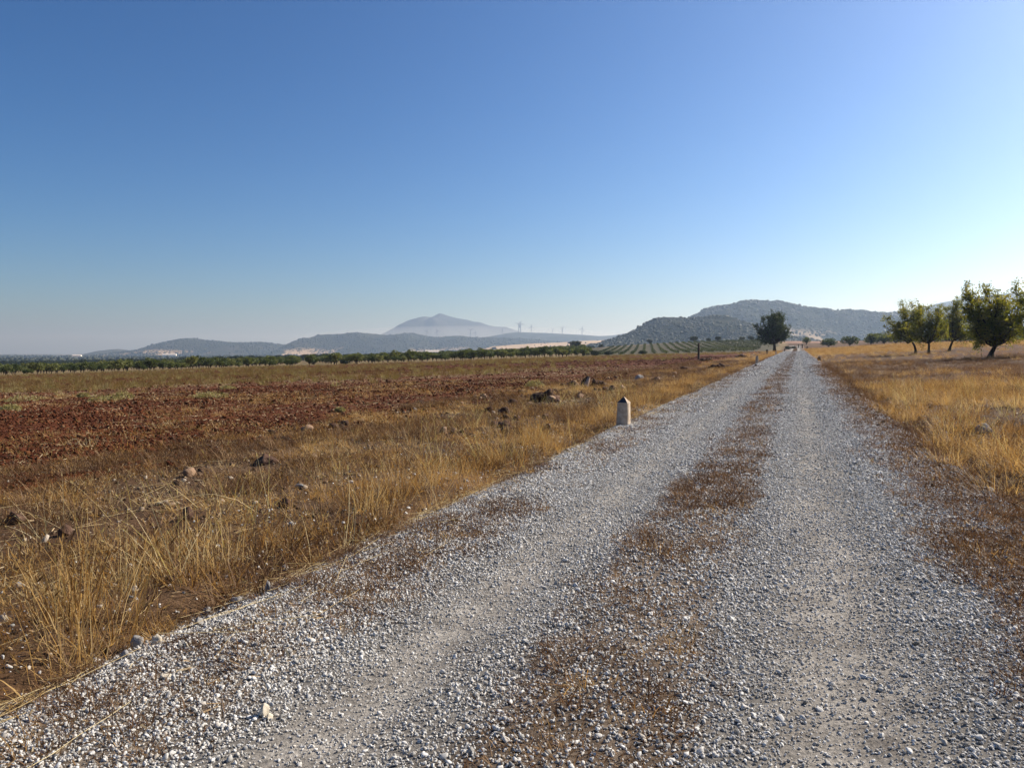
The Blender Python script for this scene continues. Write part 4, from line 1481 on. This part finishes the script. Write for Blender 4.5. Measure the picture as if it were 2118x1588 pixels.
def stalk(seed, L, width, mat):
    g = np.random.default_rng(seed)
    ts = np.linspace(-0.5, 0.5, 5)
    y_ = g.normal(0, 0.012, 5) * L
    z_ = 0.012 + np.abs(g.normal(0, 0.012, 5))
    pts = np.stack([ts * L, y_, z_], 1)
    V, F_ = tube(pts, [width] * 5, 3)
    return mesh_np('straw', V, F_, mat)


proto_coll('straw', [stalk(820 + k, 1.0, 0.0032, M['pale_straw']) for k in range(5)])


def litter_mesh(seed):
    g = np.random.default_rng(seed)
    P_ = Pile()
    L, W = 1.0, g.uniform(0.05, 0.15)
    z_ = g.uniform(0.02, 0.15, 4)
    P_.add([(-0.5, -W / 2, z_[0]), (0.5, -W / 3, z_[1]), (0.5, W / 3, z_[2]), (-0.5, W / 2, z_[3])], [(0, 1, 2, 3)])
    return P_.mesh('flake', M['litter'])


proto_coll('flake', [litter_mesh(840 + k) for k in range(6)])


def uv_pts(n, u0, u1, v0, v1, power=1.0):
    u = u0 + (u1 - u0) * rng.uniform(size=n) ** power
    v = rng.uniform(v0, v1, n)
    x, y = to_xy(u, v)
    k = in_view(x, y, 1.5, 37)
    return u[k], v[k], x[k], y[k]


def take(mask, *arr):
    k = rng.uniform(size=len(mask)) < mask
    if len(arr) == 4:
        for cx_, cy_, cr_ in CLEAR:
            k &= (arr[2] - cx_) ** 2 + (arr[3] - cy_) ** 2 > cr_ ** 2
    return [a[k] for a in arr]


# left verge, tall and golden, thickest along the gravel
u, v, x, y = uv_pts(9000, -4, 26, -9.5, -3.45)
cl = sstep(0.40, 0.62, fbm(x, y, 1.5, 111))
m = (0.55 * np.exp(-((v + 4.05) / 0.45) ** 2) * sstep(0.40, 0.58, fbm(x, y, 1.0, 113)) + 0.10 * cl * sstep(-9.5, -7.5, v))
u, v, x, y = take(m, u, v, x, y)
spread('verge_grass', 'tall_grass', x, y, surf(x, y), rng.uniform(0.4, 1.0, len(x)) * (0.7 + 0.3 * sstep(-6, -4, v)) * (1 + 0.35 * sstep(9, 3, u)), 'tall golden dry grass on the left verge', 'grass', tilt=0.08)
u, v, x, y = uv_pts(15000, 26, 210, -11, -3.6, 1.6)
m = 0.16 * np.exp(-((v + 4.4) / 0.9) ** 2) + 0.14 * sstep(0.45, 0.63, fbm(x, y, 2.5, 115)) * sstep(-10.5, -8, v)
u, v, x, y = take(m, u, v, x, y)
spread('verge_grass', 'fluffy_grass', x, y, surf(x, y), rng.uniform(0.45, 0.95, len(x)) * (1 + u / 300), 'golden dry grass along the far left verge', 'grass', tilt=0.08)
u, v, x, y = uv_pts(1700, -4, 30, -7.5, -3.4, 1.3)
u, v, x, y = take(0.03 + 0.30 * sstep(0.42, 0.62, fbm(x, y, 1.3, 175)), u, v, x, y)
spread('dry_stalks', 'stalks', x, y, surf(x, y), rng.uniform(0.5, 1.15, len(x)), 'thin pale dry stalks standing out of the left verge', 'grass', tilt=0.25)
u, v, x, y = uv_pts(600, 0, 30, 2.0, 12, 1.2)
spread('dry_stalks', 'stalks', x, y, surf(x, y), rng.uniform(0.5, 1.1, len(x)), 'thin pale dry stalks in the right verge grass', 'grass', tilt=0.25)
# short grass and brown growth between
u, v, x, y = uv_pts(22000, -4, 36, -11, -3.4, 1.2)
m = 0.08 + 0.42 * sstep(0.44, 0.62, fbm(x, y, 1.1, 117))
u, v, x, y = take(m, u, v, x, y)
spread('short_grass', 'low_grass', x, y, surf(x, y), rng.uniform(0.55, 1.3, len(x)), 'short trampled dry grass on the left verge', 'grass', tilt=0.1)
u, v, x, y = uv_pts(20000, -4, 90, -11, -3.4, 1.5)
u, v, x, y = take(sstep(0.42, 0.62, fbm(x, y, 1.6, 119)), u, v, x, y)
spread('brown_growth', 'brown_weed', x, y, surf(x, y), rng.uniform(0.5, 1.4, len(x)), 'brown withered weeds on the left verge', 'weeds', tilt=0.1)
# fallen straw along the left gravel edge
u, v, x, y = uv_pts(26000, -3, 60, -8.5, -2.4, 1.6)
m = np.exp(-((v + 3.40 + 0.5 * (fbm(x, y, 1.5, 141) - 0.5)) / 0.26) ** 2) * (0.35 + 0.65 * sstep(0.35, 0.55, fbm(x, y, 0.9, 143))) + 0.04
u, v, x, y = take(m, u, v, x, y)
spread('fallen_straw', 'straw', x, y, surf(x, y) + 0.018, rng.uniform(0.12, 0.62, len(x)), 'pale fallen straw lying along the left gravel edge', 'straw', yaw=R(90) - YAW + rng.normal(0, 0.5, len(x)), tilt=0.05)
# rusty mats on the shoulders and the strip between the tracks
u, v, x, y = uv_pts(95000, -2, 60, -3.4, 2.4, 1.9)
w = (fbm(u, v * 3, 1.6, 71) - 0.5) * 0.55
pt = sstep(0.40, 0.58, fbm(x, y, 0.9, 121))
m = sstep(0.50, 0.25, np.abs(v + 0.78 + w * 0.6)) * (0.12 + 0.7 * pt) + sstep(-2.1, -2.6, v + w) * (0.05 + 0.45 * pt) + sstep(0.75, 1.2, v + w) * (0.45 + 0.55 * pt)
m = 0.95 * m * (0.3 + 0.7 * sstep(16, 5, u))
u, v, x, y = take(m, u, v, x, y)
spread('road_weeds', 'rust_mat', x, y, surf(x, y), rng.uniform(0.5, 1.2, len(x)) * (1 + u / 60), 'rust-brown withered weeds between and beside the wheel tracks', 'weeds', tilt=0.1)
u, v, x, y = uv_pts(3200, 60, 300, -1.25, -0.3)
spread('road_weeds', 'brown_weed', x, y, surf(x, y), rng.uniform(0.3, 0.7, len(x)), 'straw-brown weed strip between the far wheel tracks', 'weeds', tilt=0.1)
n = 26000
u, v = -3 + 36 * rng.uniform(size=n) ** 1.3, np.where(rng.uniform(size=n) < 0.65, rng.uniform(-10.5, -2.3, n), rng.uniform(0.8, 9, n))
x, y = to_xy(u, v)
k = in_view(x, y, 1.5, 37)
x, y, u = x[k], y[k], u[k]
spread('verge_litter', 'flake', x, y, surf(x, y) + 0.004, rng.uniform(0.015, 0.07, len(x)) * (1 + u / 60), 'bits of broken straw and leaf littering the verges', 'litter', tilt=0.3)
u, v, x, y = uv_pts(6000, -2, 60, -3.3, 2.4, 1.7)
w = (fbm(u, v * 3, 1.6, 71) - 0.5) * 0.55
m = 0.5 * (sstep(0.50, 0.2, np.abs(v + 0.78 + w * 0.6)) + sstep(-2.3, -2.8, v + w) + sstep(0.9, 1.4, v + w)) * sstep(0.44, 0.62, fbm(x, y, 0.7, 171))
u, v, x, y = take(m, u, v, x, y)
spread('road_grass', 'low_grass', x, y, surf(x, y), rng.uniform(0.3, 0.8, len(x)), 'thin flattened straw tufts in the gravel strips', 'grass', tilt=0.15)
u, v, x, y = uv_pts(5200, -2, 45, -3.3, 2.4, 1.8)
w = (fbm(u, v * 3, 1.6, 71) - 0.5) * 0.55
m = (sstep(0.45, 0.2, np.abs(v + 0.78 + w * 0.6)) + sstep(-2.3, -2.8, v + w) + sstep(0.9, 1.4, v + w)) * sstep(0.46, 0.62, fbm(x, y, 0.8, 161))
u, v, x, y = take(m, u, v, x, y)
spread('road_tufts', 'brown_weed', x, y, surf(x, y), rng.uniform(0.3, 0.75, len(x)), 'small brown withered tufts growing in the gravel', 'weeds', tilt=0.15)
# field: stubble, litter, weeds thickening with distance
n = 120000
r = np.sqrt(rng.uniform(7 ** 2, 70 ** 2, n))
t = rng.uniform(R(-38), R(24), n)
x, y = r * np.sin(t), r * np.cos(t)
m = field_mask(x, y) * (0.3 + 0.7 * sstep(0.4, 0.6, fbm(x, y, 4, 123)))
x, y, r = take(m, x, y, r)
spread('field_litter', 'flake', x, y, surf(x, y) + 0.02, rng.uniform(0.02, 0.08, len(x)) * (1 + r / 60), 'pale straw litter scattered over the red ploughed soil', 'litter', tilt=0.35)
n = 9000
r = np.sqrt(rng.uniform(7 ** 2, 45 ** 2, n))
t = rng.uniform(R(-38), R(24), n)
x, y = r * np.sin(t), r * np.cos(t)
x, y, r = take(field_mask(x, y) * 0.6 * sstep(0.50, 0.66, fbm(x, y, 3, 125)), x, y, r)
spread('field_grass', 'low_grass', x, y, surf(x, y), rng.uniform(0.8, 1.6, len(x)), 'sparse dry grass in the ploughed field', 'grass', tilt=0.1)
n = 90000
y = rng.uniform(28, 215, n)
x = rng.uniform(-0.8, 0.42, n) * y
u, v = to_uv(x, y)
edge_ = 40 + 2.0 * np.maximum(x + 9, 0) + 0.25 * np.minimum(x + 9, 0)
wv = sstep(-5, 22, y - edge_ + 28 * (fbm(x, y, 14, 127) - 0.5))
st_ = fbm(x * 0.25, y, 7, 129)
m = field_mask(x, y) * wv * (0.03 + 0.32 * sstep(0.42, 0.64, st_))
x, y = take(m, x, y)
spread('field_weeds', 'weed', x, y, surf(x, y), rng.uniform(0.45, 1.05, len(x)), 'tan and greenish weeds over the far half of the field', 'weeds', tilt=0.1)
# right side
u, v, x, y = uv_pts(16000, 0, 30, 1.7, 16, 1.1)
cl = sstep(0.33, 0.55, fbm(x, y, 2.0, 131))
m = sstep(1.6, 2.5, v + 1.2 * (fbm(x, y, 1.2, 133) - 0.5)) * (0.05 + 0.34 * cl)
u, v, x, y = take(m, u, v, x, y)
spread('roadside_grass', 'fluffy_grass', x, y, surf(x, y), rng.uniform(0.5, 1.2, len(x)), 'fluffy golden dry grass on the right verge', 'grass', tilt=0.1)
u, v, x, y = uv_pts(60000, 30, 260, 1.9, 90, 1.3)
m = (0.03 + 0.30 * sstep(0.46, 0.64, fbm(x, y, 5.0, 135)) + 0.45 * sstep(95, 130, y)) * (1 - 0.85 * np.exp(-((x - 33) / 16) ** 2 - ((y - 47) / 7) ** 2))
u, v, x, y = take(m, u, v, x, y)
spread('meadow_grass', 'fluffy_grass', x, y, surf(x, y), rng.uniform(0.5, 1.05, len(x)) * (1 + u / 300), 'dry straw meadow around the almond trees', 'grass', tilt=0.1)
u, v, x, y = uv_pts(24000, 0, 70, 1.5, 16, 1.3)
u, v, x, y = take(0.1 + 0.5 * sstep(0.45, 0.62, fbm(x, y, 1.5, 137)), u, v, x, y)
spread('roadside_weeds', 'brown_weed', x, y, surf(x, y), rng.uniform(0.6, 1.6, len(x)), 'brown withered weeds on the right verge', 'weeds', tilt=0.1)

# pale flowering weed clumps that stand out in the field
def weed_clump(px, py, wpx, hpx, seed, lab):
    p = at(px, py)
    s_ = p.y / FPX
    W, Hh = wpx * s_ / 2, hpx * s_
    g = np.random.default_rng(seed)
    n_ = 420
    d = g.normal(size=(n_, 3))
    d /= np.linalg.norm(d, axis=1)[:, None]
    q = d * np.array([W, W * 0.7, Hh * 0.6]) * (g.uniform(0.3, 1, n_) ** 0.5)[:, None]
    q[:, 2] = np.abs(q[:, 2]) + 0.02
    q *= (0.8 + 0.5 * vnoise(q[:, 0], q[:, 1], W * 0.5, seed))[:, None]
    v_, f_ = leaf_quads(g, q, 0.11, 0.03, 1.2)
    root = tag(link('weed_clump', None, loc=p), lab, 'weed', 'pale weed clumps in the field')
    st = Pile()
    for k in range(14):
        e = q[g.integers(0, n_)]
        st.add(*tube([(e[0] * 0.15, e[1] * 0.15, -0.05), e * np.array([0.6, 0.6, 0.55]), e], [0.008, 0.006, 0.003], 4))
    link('stem', st.mesh('stem', M['weed']), root)
    link('foliage', mesh_np('foliage', v_, f_, M['pale_weed']), root)


for k, a in enumerate([
        (22, 852, 44, 24, 'pale yellow-green weed clump at the picture edge in the field'),
        (45, 832, 90, 22, 'wide green weed patch above the one at the picture edge'),
        (172, 826, 26, 14, 'small whitish weed clump between the two big green patches'),
        (215, 832, 70, 20, 'low green weed patch right of the small whitish clump'),
        (252, 830, 50, 34, 'tall straw-tipped weed clump right of the green patch'),
        (432, 824, 70, 24, 'broad cream-flowered weed clump alone in the field'),
        (470, 806, 34, 16, 'green-yellow weed clump behind the broad cream one'),
        (1105, 800, 44, 24, 'straw-coloured bushy weed behind the biggest rock heap'),
        (702, 850, 20, 10, 'little fresh green plant on bare red soil')]):
    weed_clump(*a[:4], 900 + k, a[4])
